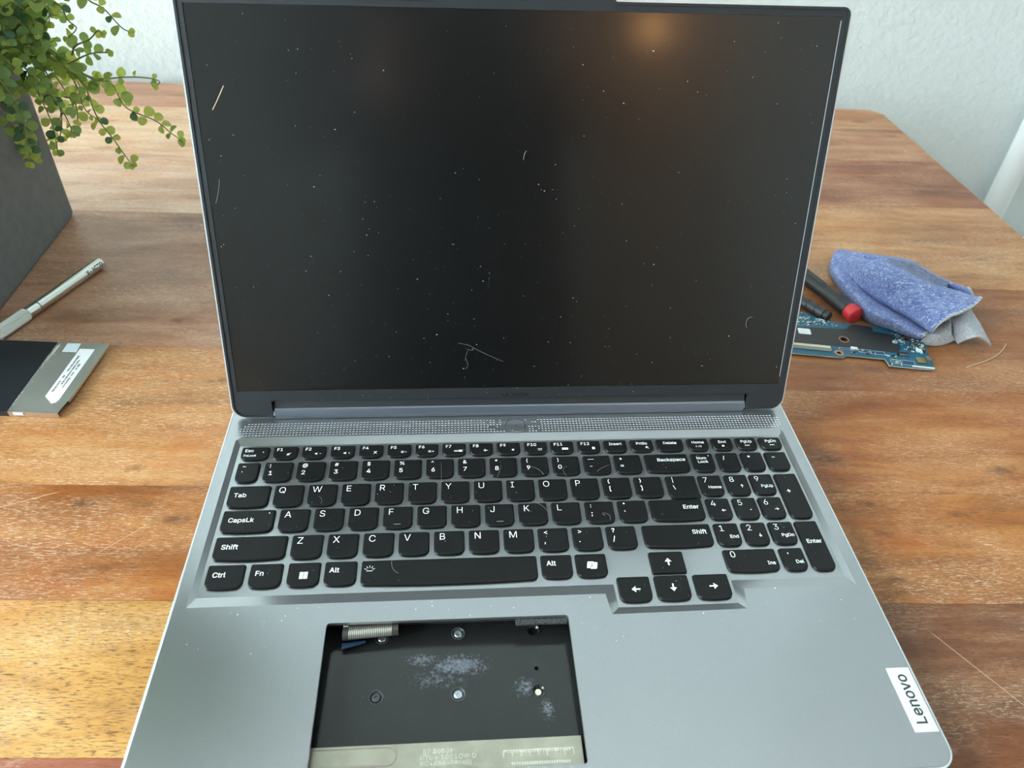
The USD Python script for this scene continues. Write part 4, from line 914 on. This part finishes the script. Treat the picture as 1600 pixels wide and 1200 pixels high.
# ------------------------------------------------------------------ two screwdrivers
M_RUB = plain('driver_black', (0.022, 0.023, 0.024), .42, 0, .5, .1, 600.)
M_RED = plain('driver_red', (0.66, 0.032, 0.045), .42)
M_STEEL = plain('driver_steel', (0.55, 0.56, 0.57), .25, 1.0)
d1 = np.array([0.337, -0.941, 0]); d1 /= np.linalg.norm(d1); E1_ = np.array([287.8, 389.3, -13.7])
sd = thing('screwdriver', E1_ * [1, 1, 0] + [-20, 60, -21], 'thick black screwdriver with a red end cap beside the blue cloth', 'screwdriver')
b_ = lambda t: E1_ - d1 * t
part(sd, 'end_cap', lathe([(0, 5.6), (0.9, 6.7), (1.6, 7.1), (8.2, 7.15), (9.2, 6.6)], b_(0), b_(9.2), 36), M_RED, 40, 'red end cap')
part(sd, 'handle', lathe([(0, 5.4), (1, 6.3), (14, 6.2), (27, 5.9), (28, 5.3), (29.5, 5.3), (30.5, 5.9), (60, 6.4), (84, 6.6), (86, 5.2), (92, 4.0)], b_(9.0), b_(101), 36), M_RUB, 35)
for k in range(4):
    a = math.radians(35 + k * 36); s1 = np.cross(d1, (0, 0, 1.0))
    o = (math.cos(a) * s1 + math.sin(a) * np.array([0, 0, 1.0])) * 6.15
    part(sd, 'grip_rib', tube([b_(42) + o, b_(88) + o * 1.06], .45, 6), M_RUB)
part(sd, 'shaft', lathe([(0, 2), (55, 2), (60, 1.0)], b_(100.5), b_(161), 16), M_STEEL)
d2 = np.array([0.535, -0.845, 0]); d2 /= np.linalg.norm(d2); E2_ = np.array([266.6, 391.6, -16.1])
sd2 = thing('screwdriver', E2_ * [1, 1, 0] + [-30, 50, -21], 'thin black screwdriver with ringed end lying nearer the screen', 'screwdriver')
c_ = lambda t: E2_ - d2 * t
part(sd2, 'end_cap', lathe([(0, 3.6), (.5, 4.2), (4.4, 4.3), (4.8, 3.8)], c_(0), c_(4.8), 28), M_CHIP, 40)
part(sd2, 'handle', lathe([(0, 3.8), (.4, 4.5), (7, 4.6), (7.3, 4.2), (8.0, 4.2), (8.3, 4.6), (15, 4.7), (15.3, 4.3), (16, 4.3), (16.3, 4.75), (70, 4.8), (76, 3.2)], c_(4.8), c_(81), 28), plain('driver_grey', (0.035, 0.038, 0.042), .4), 35)
part(sd2, 'shaft', lathe([(0, 1.5), (45, 1.5), (50, .6)], c_(80.6), c_(131), 14), M_STEEL)

# ------------------------------------------------------------------ cleaning cloth
def cloth_mat():
    m = Mat(); p = m.n('geometry') + '.position'
    wv = m.noise(p, 900.0, 3.0, .6, 1.5)
    lo = m.noise(p, 110.0, 4.0, .65, .8)
    fl = m.noise(m.scaled(p, (380, 820, 600), (0, 0, 0), (0.2, 0.1, 0.7)), 1, 3, .6, 1.2)
    c = m.mix(m.rng(lo, .35, .68), (0.115, 0.18, 0.50), (0.27, 0.35, 0.66))
    c = m.mix(m.mul(m.rng(fl, .53, .62), .9), c, (0.66, 0.72, 0.84))
    bp = m.n('bump', height=m.mul(wv, m.mul(fl, .8), 'add'), strength=.9, distance=.0012) + '.normal'
    return m.done('microfibre_blue', m.n('principled_bsdf', base_color=c, roughness=.95, specular_ior_level=.15, sheen_weight=.35, sheen_tint=(.75, .8, 1.0), normal=bp) + '.BSDF')
def lining_mat():
    m = Mat(); p = m.n('geometry') + '.position'
    c = m.mix(m.rng(m.noise(p, 700.0, 3.0, .6), .42, .66), (0.52, 0.53, 0.55), (0.34, 0.37, 0.45))
    bp = m.n('bump', height=m.noise(p, 1000.0, 3.0), strength=.7, distance=.0008) + '.normal'
    return m.done('microfibre_grey', m.n('principled_bsdf', base_color=c, roughness=.95, specular_ior_level=.15, sheen_weight=.2, normal=bp) + '.BSDF')
M_CLOTH, M_LINE = cloth_mat(), lining_mat()
CL = np.array([[(299.2, 468.8, -20.0), (298.7, 470.1, -15.0), (300.8, 474.4, -13.0), (303.1, 478.5, -12.0), (305.7, 482.4, -12.0), (308.4, 487.0, -13.0), (312.4, 493.4, -16.0), (315.6, 498.3, -18.0), (320.0, 503.7, -20.0)],
[(295.8, 439.8, -20.0), (291.7, 430.4, -7.0), (302.2, 442.2, -9.0), (301.4, 434.9, -1.0), (301.2, 429.2, 7.0), (307.0, 432.4, 11.0), (336.4, 476.6, -15.0), (336.1, 480.1, -13.0), (349.2, 494.6, -20.0)],
[(299.4, 396.4, -20.0), (294.5, 386.3, -5.0), (315.3, 411.1, -14.0), (309.9, 401.0, -1.0), (309.9, 402.5, 11.0), (315.7, 420.0, 17.0), (353.5, 468.0, -15.0), (353.8, 458.1, -6.0), (379.2, 484.6, -20.0)],
[(314.1, 376.1, -20.0), (309.4, 369.2, -6.0), (332.3, 390.6, -15.0), (322.7, 374.1, -1.0), (325.1, 379.7, 9.0), (333.1, 395.3, 15.0), (370.2, 442.2, -15.0), (370.5, 437.9, -6.0), (392.5, 459.8, -20.0)],
[(330.8, 363.9, -20.0), (325.7, 356.8, -9.0), (341.6, 371.1, -16.0), (331.9, 355.9, -3.0), (344.3, 358.3, 9.0), (374.0, 376.9, 9.0), (398.3, 409.8, -12.0), (392.8, 414.5, -5.0), (409.5, 430.0, -20.0)]])
CL[3, 0, 2] = CL[4, 0, 2] = -17.4; CL[4, 1, 2] = -9.5
cloth = thing('cleaning_cloth', (345, 430, -21), 'crumpled blue and grey microfibre cloth on the table right of the laptop', 'cloth')
def surf(C, nu, nv, amp=0.0, seed=0):
    C = np.asarray(C, float); u0, v0 = np.linspace(0, 1, C.shape[0]), np.linspace(0, 1, C.shape[1])
    vv, uu = np.linspace(0, 1, nv), np.linspace(0, 1, nu)
    a = PchipInterpolator(v0, C, axis=1)(vv) if C.shape[1] > 2 else np.stack([C[:, 0] + (C[:, 1] - C[:, 0]) * t for t in vv], 1)
    b = PchipInterpolator(u0, a, axis=0)(uu) if C.shape[0] > 2 else a
    for _ in range(1):        # soften the creases a little
        b[1:-1, 1:-1] = .5 * b[1:-1, 1:-1] + .125 * (b[2:, 1:-1] + b[:-2, 1:-1] + b[1:-1, 2:] + b[1:-1, :-2])
    if amp:
        b[..., 2] += amp * (meshkit.fbm(b * 0.09, 3, seed) - .5) * np.sin(np.linspace(0, math.pi, nv))[None, :]
    return b
def skin(g, off, flip=False):
    nu, nv = g.shape[:2]
    du, dv = np.gradient(g, axis=0), np.gradient(g, axis=1)
    n = np.cross(du, dv); n /= np.linalg.norm(n, axis=2, keepdims=True) + 1e-9
    if n[..., 2].mean() < 0: n = -n
    return g + n * off
def sheet(g, t0, t1):
    a, b = skin(g, t0), skin(g, t1); nu, nv = g.shape[:2]; v = np.vstack([a.reshape(-1, 3), b.reshape(-1, 3)]); N = nu * nv; f = []
    du, dv = np.gradient(g, axis=0), np.gradient(g, axis=1); up_ = np.cross(du, dv)[..., 2].mean() > 0
    q = lambda w, x, y, z: f.extend([(w, x, y), (w, y, z)] if up_ else [(w, y, x), (w, z, y)])
    for i in range(nu - 1):
        for j in range(nv - 1):
            k = i * nv + j
            q(k + N, k + nv + N, k + nv + 1 + N, k + 1 + N); q(k, k + 1, k + nv + 1, k + nv)
    for i in range(nu - 1):
        a0, a1 = i * nv, (i + 1) * nv; q(a0, a1, a1 + N, a0 + N); b0, b1 = a0 + nv - 1, a1 + nv - 1; q(b1, b0, b0 + N, b1 + N)
    for j in range(nv - 1):
        q(j + 1, j, j + N, j + 1 + N); k = (nu - 1) * nv + j; q(k, k + 1, k + 1 + N, k + N)
    return v, np.array(f)
G = surf(CL, 60, 110, 3.0, 4)
part(cloth, 'blue_face', sheet(G, 0.0, 1.3), M_CLOTH, True)
part(cloth, 'grey_lining', sheet(G[2:], -1.0, -0.05), M_LINE, True)
edge = G[-1]
part(cloth, 'stitched_hem', tube(edge[2:-2] + np.array([.3, -.2, .4]), 1.15, 8), M_LINE, True)
st_ = []
for k in range(4, len(edge) - 4, 2):
    p_, t_ = edge[k] + np.array([.2, -.2, 1.2]), edge[k + 1] - edge[k]
    st_.append(tube([p_ + np.array([-1.3, .6, .4]), p_ + np.array([0, 0, .75]), p_ + np.array([1.3, -.6, -.1])], .28, 5))
part(cloth, 'stitches', cat(*st_), plain('thread_pale', (0.66, 0.72, 0.80), .8), True, kind='stuff')
part(cloth, 'turned_corner', sheet(surf([[(351.4, 374.5, -7.0), (358.3, 368.7, -15.0), (360.8, 357.7, -19.0)], [(369.2, 381.3, -1.0), (361.9, 364.3, -3.0), (367.7, 353.2, -9.0)], [(377.1, 383.7, -5.0), (378.5, 369.3, -9.0), (385.0, 355.1, -19.0)]], 26, 30, 2.0, 9), 0, 1.5), M_LINE, True, 'pale grey turned-out corner of the cloth')
part(cloth, 'inner_fold', sheet(surf([[(331.4, 363.2, -20.0), (330.1, 360.6, -13.0), (339.1, 367.7, -14.0)], [(341.9, 358.2, -20.0), (340.7, 360.5, -12.0), (348.4, 371.0, -11.0)], [(360.3, 363.9, -19.0), (353.7, 364.9, -11.0), (357.9, 374.4, -7.0)]], 24, 16), 0, 1.4), M_LINE, True)
part(cloth, 'back_fold', sheet(surf([[(337.1, 457.5, -3.0), (334.7, 447.3, -1.0)], [(357.2, 452.6, -3.0), (337.2, 425.1, 2.0)], [(372.7, 430.0, -4.0), (354.9, 410.3, 3.0)], [(379.2, 422.3, -5.0), (366.2, 406.0, 1.0)]], 24, 10, 1.5, 3), 0, 1.2), plain('microfibre_shaded', (0.19, 0.21, 0.31), .95, 0, .15, .45, 420., .9), True)  # lining with the shade of the valley behind the ridge painted in

# ------------------------------------------------------------------ hairs, dust
M_HAIR = plain('straw_fibre', (0.62, 0.48, 0.30), .5)
M_LINT = plain('pale_lint', (0.34, 0.32, 0.28), .8)
solo('fibre', tube([(353, 331, -20.6), (371, 337.5, -20.2), (386, 345, -19.6), (400, 358, -19.2)], .35, 5, 24), M_HAIR, 'thin straw-coloured fibre on the bare table below the cloth', 'fibre')
lid_p = lambda x, h, n: np.array([x, h, n]) @ A_LID.T + LD
FS = [([(-164.4, 164.3), (-161.0, 169.7), (-157.1, 176.4)], .26, 'straw-coloured hair stuck high on the left of the screen'), ([(-169.5, 115.1), (-167.1, 122.1), (-165.9, 128.3)], .12, 'wavy pale hair near the left edge of the screen'),
      ([(-35.6, 30.5), (-28.1, 28.3), (-23.0, 25.3), (-7.8, 17.8)], .07, 'long thin lint thread low on the screen'), ([(-31.4, 13.0), (-29.9, 17.0), (-31.2, 20.8), (-30.2, 24.0), (-29.9, 26.2), (-28.2, 25.6), (-25.8, 26.4)], .07, 'hooked lint thread above the bottom bezel of the screen'),
      ([(145.4, 38.9), (144.5, 41.9), (145.3, 44.8), (148.1, 45.6)], .13, 'curled lint near the lower right corner of the screen'), ([(2.2, 139.8), (2.8, 143.2), (3.9, 144.6)], .13, 'tiny curled lint in the middle of the screen')]
for pts, r, lb in FS:
    solo('fibre', tube([lid_p(x, h, -0.30) for x, h in pts], r, 5, 18), M_HAIR if r > .2 else M_LINT, lb, 'fibre', 'loose fibres on the screen')
FD = [([(-116.4, 198.3), (-114.6, 195.4), (-115.0, 193.0)], 'curled lint on the W key'), ([(-47.2, 222.9), (-46.8, 213.5), (-47.1, 207.4)], 'straight pale hair across the 6 key'), ([(-13.8, 209.9), (-11.5, 217.6), (-11.4, 219.7)], 'bent pale hair on the 8 key'),
      ([(7.0, 217.6), (10.7, 215.9), (14.2, 211.1)], 'bent lint on the 9 key'), ([(28.8, 217.5), (26.2, 214.9), (27.5, 209.7)], 'wavy lint on the 0 key'), ([(46.4, 212.2), (49.6, 215.3), (54.7, 217.8)], 'wavy lint on the minus key'),
      ([(5.5, 190.5), (10.4, 187.4), (13.6, 182.6)], 'faint lint at the corner of the K key'), ([(46.1, 178.7), (45.0, 180.6), (47.8, 179.6), (48.2, 175.4)], 'curled lint on the semicolon key'), ([(-72.8, 151.9), (-71.9, 147.0), (-69.0, 144.1)], 'wavy pale lint on the space bar')]
for pts, lb in FD:
    solo('fibre', tube([(x, y, .26) for x, y in pts], .065, 5, 14), M_LINT, lb, 'fibre', 'loose fibres on the keyboard')
M_DUST = plain('dust_white', (0.60, 0.61, 0.60), .8)
def specks(n, f, r0, r1, seed):
    g = random.Random(seed); vs, fs, c = [], [], 0
    o = np.array([(1, 0, 0), (-1, 0, 0), (0, 1, 0), (0, -1, 0), (0, 0, 1), (0, 0, -1)], float); tri = np.array([(0, 2, 4), (2, 1, 4), (1, 3, 4), (3, 0, 4), (2, 0, 5), (1, 2, 5), (3, 1, 5), (0, 3, 5)])
    while n > 0:
        p = f(g)
        if p is None: continue
        n -= 1; s_ = np.array([g.uniform(.5, 1.4), g.uniform(.5, 1.4), g.uniform(.5, .9)]) * (r0 + (r1 - r0) * g.random() ** 4)
        vs.append(o * s_ + p); fs.append(tri + c); c += 6
    return np.vstack(vs), np.vstack(fs)
def on_screen(g):
    x, h = g.uniform(-170, 170), g.uniform(2, 213)
    dens = .25 + .75 * math.exp(-((x + 20) / 90) ** 2 - ((h - 75) / 75) ** 2)
    return lid_p(x, h, -.35) if g.random() < dens else None
part(lap, 'screen_dust', specks(520, on_screen, .14, .5, 1), M_DUST, False, 'white dust specks', 'stuff')
def on_bezel(g): return lid_p(g.uniform(-150, 165), g.uniform(-7, 2), .08)
def on_deck(g):
    x, y = g.uniform(-172, 175), g.uniform(100, 262)
    if g.random() > (1.0 if 114 < y < 135 or y > 246 else .5): return None
    if Polygon(PAD).buffer(1).contains(Point(x, y)): return None
    inw = WELL.contains(Point(x, y))
    if inw:
        for x0, x1, yt, yb, _ in KEYS:
            if x0 + 1 < x < x1 - 1 and yb + 1 < y < yt - 1: return np.array([x, y, .2])
        return None
    if WELLO.contains(Point(x, y)): return None
    return np.array([x, y, .1])
WELL, WELLO = Polygon(well_i), Polygon(well_o).buffer(.5)
part(lap, 'deck_dust', cat(specks(330, on_deck, .10, .34, 2), specks(90, on_bezel, .1, .3, 3)), M_DUST, False, 'white dust specks', 'stuff')

# ------------------------------------------------------------------ pendant lamp behind the photographer (mirrored in the screen)
lamp = thing('pendant_lamp', (612, -1797, 860), 'warm glowing pendant lamp mirrored as an orange spot in the screen', 'lamp')
an = np.arange(32) * 2 * math.pi / 32
cr = lambda r, z: np.c_[612 + r * np.cos(an), -1797 + r * np.sin(an), np.full(32, z)]
part(lamp, 'shade', loft([cr(150, 900), cr(110, 1010), cr(30, 1060), cr(28, 1056), cr(106, 1006), cr(147, 900)], False, False), plain('lamp_shade', (0.45, 0.30, 0.16), .6), 40)
mb = Mat(); bulb_m = mb.done('bulb_glow', mb.n('emission', color=(1.0, 0.50, 0.16), strength=45.0) + '.emission')
part(lamp, 'bulb', loft([cr(2, 868), cr(30, 885), cr(38, 915), cr(28, 950), cr(14, 985)]), bulb_m, True)
part(lamp, 'cord', tube([(612, -1797, 1050), (612, -1797, ZC - 1)], 4, 8), M_DARK)

# ------------------------------------------------------------------ the photographer, mirrored as a dark figure in the screen
def ball(p, r, n=20): return m3.Manifold.sphere(r, n).translate([float(c) for c in p])
def bone(*js): return m3.Manifold.batch_hull([ball(p, r) for p, r in js])
def flesh(bones, ln, it=12):
    m = bones[0]
    for b in bones[1:]: m = m + b
    v, f = cat(m.refine_to_length(ln))
    t = trimesh.Trimesh(v, f, process=True)
    trimesh.smoothing.filter_taubin(t, lamb=.5, nu=.52, iterations=it)
    return t
PC = EYE + AX_R * 22 - AX_F * 15 + AX_D * 22          # centre of the phone, its camera sitting at the viewpoint
pR, pD, pF = AX_R, AX_D, AX_F
def ph(x, y, z): return PC + pR * x + pD * y + pF * z
person = thing('person', (10, -470, ZF), 'person in a dark navy shirt holding a phone, mirrored darkly in the screen', 'person')
PXC = -32
bones = [bone(((PXC - 70, -470, 110), 98), ((PXC + 70, -470, 110), 98), ((PXC - 60, -455, 300), 88), ((PXC + 60, -455, 300), 88)),
         bone(((PXC - 60, -455, 300), 88), ((PXC + 60, -455, 300), 88), ((PXC - 85, -435, 480), 100), ((PXC + 85, -435, 480), 100)),
         bone(((PXC - 85, -435, 490), 96), ((PXC + 85, -435, 490), 96), ((PXC - 140, -435, 585), 54), ((PXC + 140, -435, 585), 54), ((PXC, -425, 625), 60)),
         bone(((PXC, -425, 610), 58), ((PXC, -398, 725), 52))]
head = bone(((PXC, -385, 845), 74), ((PXC, -400, 835), 80), ((PXC, -352, 800), 58), ((PXC, -335, 745), 34), ((PXC, -330, 738), 26))
face = [head, bone(((PXC, -296, 800), 9), ((PXC, -280, 775), 12)), bone(((PXC - 14, -298, 776), 8), ((PXC + 14, -298, 776), 8)), bone(((PXC - 22, -306, 748), 7), ((PXC, -301, 747), 9), ((PXC + 22, -306, 748), 7))]
for s in (-1, 1): face.append(bone(((PXC + s * 80, -385, 815), 9), ((PXC + s * 83, -392, 790), 7), ((PXC + s * 82, -395, 830), 8)))
bones += face
for s in (-1, 1):
    sh, el = (PXC + s * 145, -435, 580), (PXC + s * 205, -345, 320)
    wr = ph(s * 100, 62, -50)
    bones += [bone((sh, 54), ((np.array(sh) + el) / 2, 47), (el, 40)), bone((el, 40), (np.array(el) * .6 + np.array(wr) * .4, 38), (wr, 25)),
              bone((np.array(sh) + (0, 0, -70), 50), (sh, 54), ((PXC + s * 95, -435, 560), 80))]
    kn, an_ = (PXC + s * 98, -455, -340), (PXC + s * 104, -485, -705)
    bones += [bone(((PXC + s * 82, -470, 90), 94), (kn, 60)), bone((kn, 60), ((PXC + s * 102, -492, -470), 54), (an_, 38)),
              bone((an_, 38), ((PXC + s * 104, -500, -738), 30), ((PXC + s * 114, -360, -752), 18), ((PXC + s * 96, -370, -752), 18))]
    # palm behind the phone's end, four fingers curling over its front edge, thumb on the back
    bones += [bone((wr, 24), (ph(s * 96, 40, -30), 15), (ph(s * 90, 6, -24), 12), (ph(s * 84, -24, -20), 11), (ph(s * 88, 44, -22), 13))]
    for k, (yy, ln) in enumerate(((-26, 40), (-8, 46), (12, 43), (30, 34))):
        a, b, c = ph(s * 92, yy, -18), ph(s * 97, yy - 3, 2), ph(s * (92 - ln * .2), yy - 5, 13)
        bones += [bone((a, 10), (b, 9.2)), bone((b, 9.2), (c, 8.6)), bone((c, 8.6), (ph(s * (92 - ln * .72), yy - 6, 12.5), 7.6))]
    bones += [bone((ph(s * 92, 44, -28), 13), (ph(s * 74, 26, -18), 10)), bone((ph(s * 74, 26, -18), 10), (ph(s * 56, 8, -15.5), 8.5))]
M_SKIN = plain('skin', (0.50, 0.30, 0.22), .5)
M_SHIRT = plain('shirt_navy', (0.012, 0.015, 0.024), .9)
M_JEANS = plain('trousers_dark', (0.02, 0.022, 0.03), .9)
M_HAIRD = plain('hair_dark', (0.025, 0.018, 0.013), .7)
part(person, 'body', flesh(bones, 9.0), M_SKIN, True)
sb = [bone(((PXC - 70, -470, 150), 108), ((PXC + 70, -470, 150), 108), ((PXC - 60, -455, 300), 100), ((PXC + 60, -455, 300), 100)), bone(((PXC - 60, -455, 300), 100), ((PXC + 60, -455, 300), 100), ((PXC - 85, -435, 480), 112), ((PXC + 85, -435, 480), 112)),
      bone(((PXC - 85, -435, 490), 108), ((PXC + 85, -435, 490), 108), ((PXC - 140, -435, 585), 66), ((PXC + 140, -435, 585), 66), ((PXC, -428, 612), 66))]
for s in (-1, 1):
    sh, el = np.array((PXC + s * 145, -435, 580)), np.array((PXC + s * 205, -345, 320))
    wr = np.array(ph(s * 100, 62, -50))
    sb += [bone((sh, 66), (el, 55)), bone((el, 55), (el * .12 + wr * .88, 36)), bone((sh + (0, 0, -70), 60), (sh, 66), ((PXC + s * 95, -435, 560), 90))]
part(person, 'shirt', flesh(sb, 14.0), M_SHIRT, True)
jb = [bone(((PXC - 70, -470, 100), 112), ((PXC + 70, -470, 100), 112), ((PXC - 80, -470, 20), 106), ((PXC + 80, -470, 20), 106))]
for s in (-1, 1): jb += [bone(((PXC + s * 82, -470, 60), 106), ((PXC + s * 98, -455, -340), 74)), bone(((PXC + s * 98, -455, -340), 74), ((PXC + s * 103, -488, -660), 60))]
part(person, 'trousers', flesh(jb, 16.0), M_JEANS, True)
hb = bone(((PXC, -398, 868), 76), ((PXC, -425, 835), 80), ((PXC, -440, 790), 62), ((PXC, -372, 890), 52))
part(person, 'hair', flesh([hb], 9.0), M_HAIRD, True)
for s in (-1, 1):
    e = part(person, 'eye', cat(ball((PXC + s * 30, -305, 806), 11, 16)), plain('eye_white', (.7, .7, .68), .2), True)
    part(e, 'iris', cat(ball((PXC + s * 30, -299.5, 805), 6.2, 14)), M_HAIRD, True)
    part(person, 'shoe', flesh([bone(((PXC + s * 104, -515, -736), 34), ((PXC + s * 118, -350, -744), 25), ((PXC + s * 94, -355, -744), 25), ((PXC + s * 104, -500, -715), 40))], 10.0, 4), M_CHIP, True)
phone = thing('phone', PC, 'black phone held in both hands, aimed down at the laptop', 'phone')
def pm(m):
    v, f = cat(m); return v @ np.c_[pR, -pD, -pF].T + PC, f
part(phone, 'case', pm(rbox(-75, 75, -36, 36, -4, 4, 10, 1.5, 6)), M_CHIP)
part(phone, 'display', pm(rbox(-72, 72, -33, 33, 4.0, 4.3, 8, .1, 6)), plain('phone_display', (0.01, 0.01, 0.012), .08))
part(phone, 'camera_bump', pm(rbox(-40, -12, 4, 34, -6.5, -3.9, 8, .6, 6)), M_CHIP)
part(phone, 'lens', pm(cyl((-18, 28, -7.2), (-18, 28, -6.3), 6, 6)), plain('lens_glass', (0.005, 0.005, 0.008), .05))
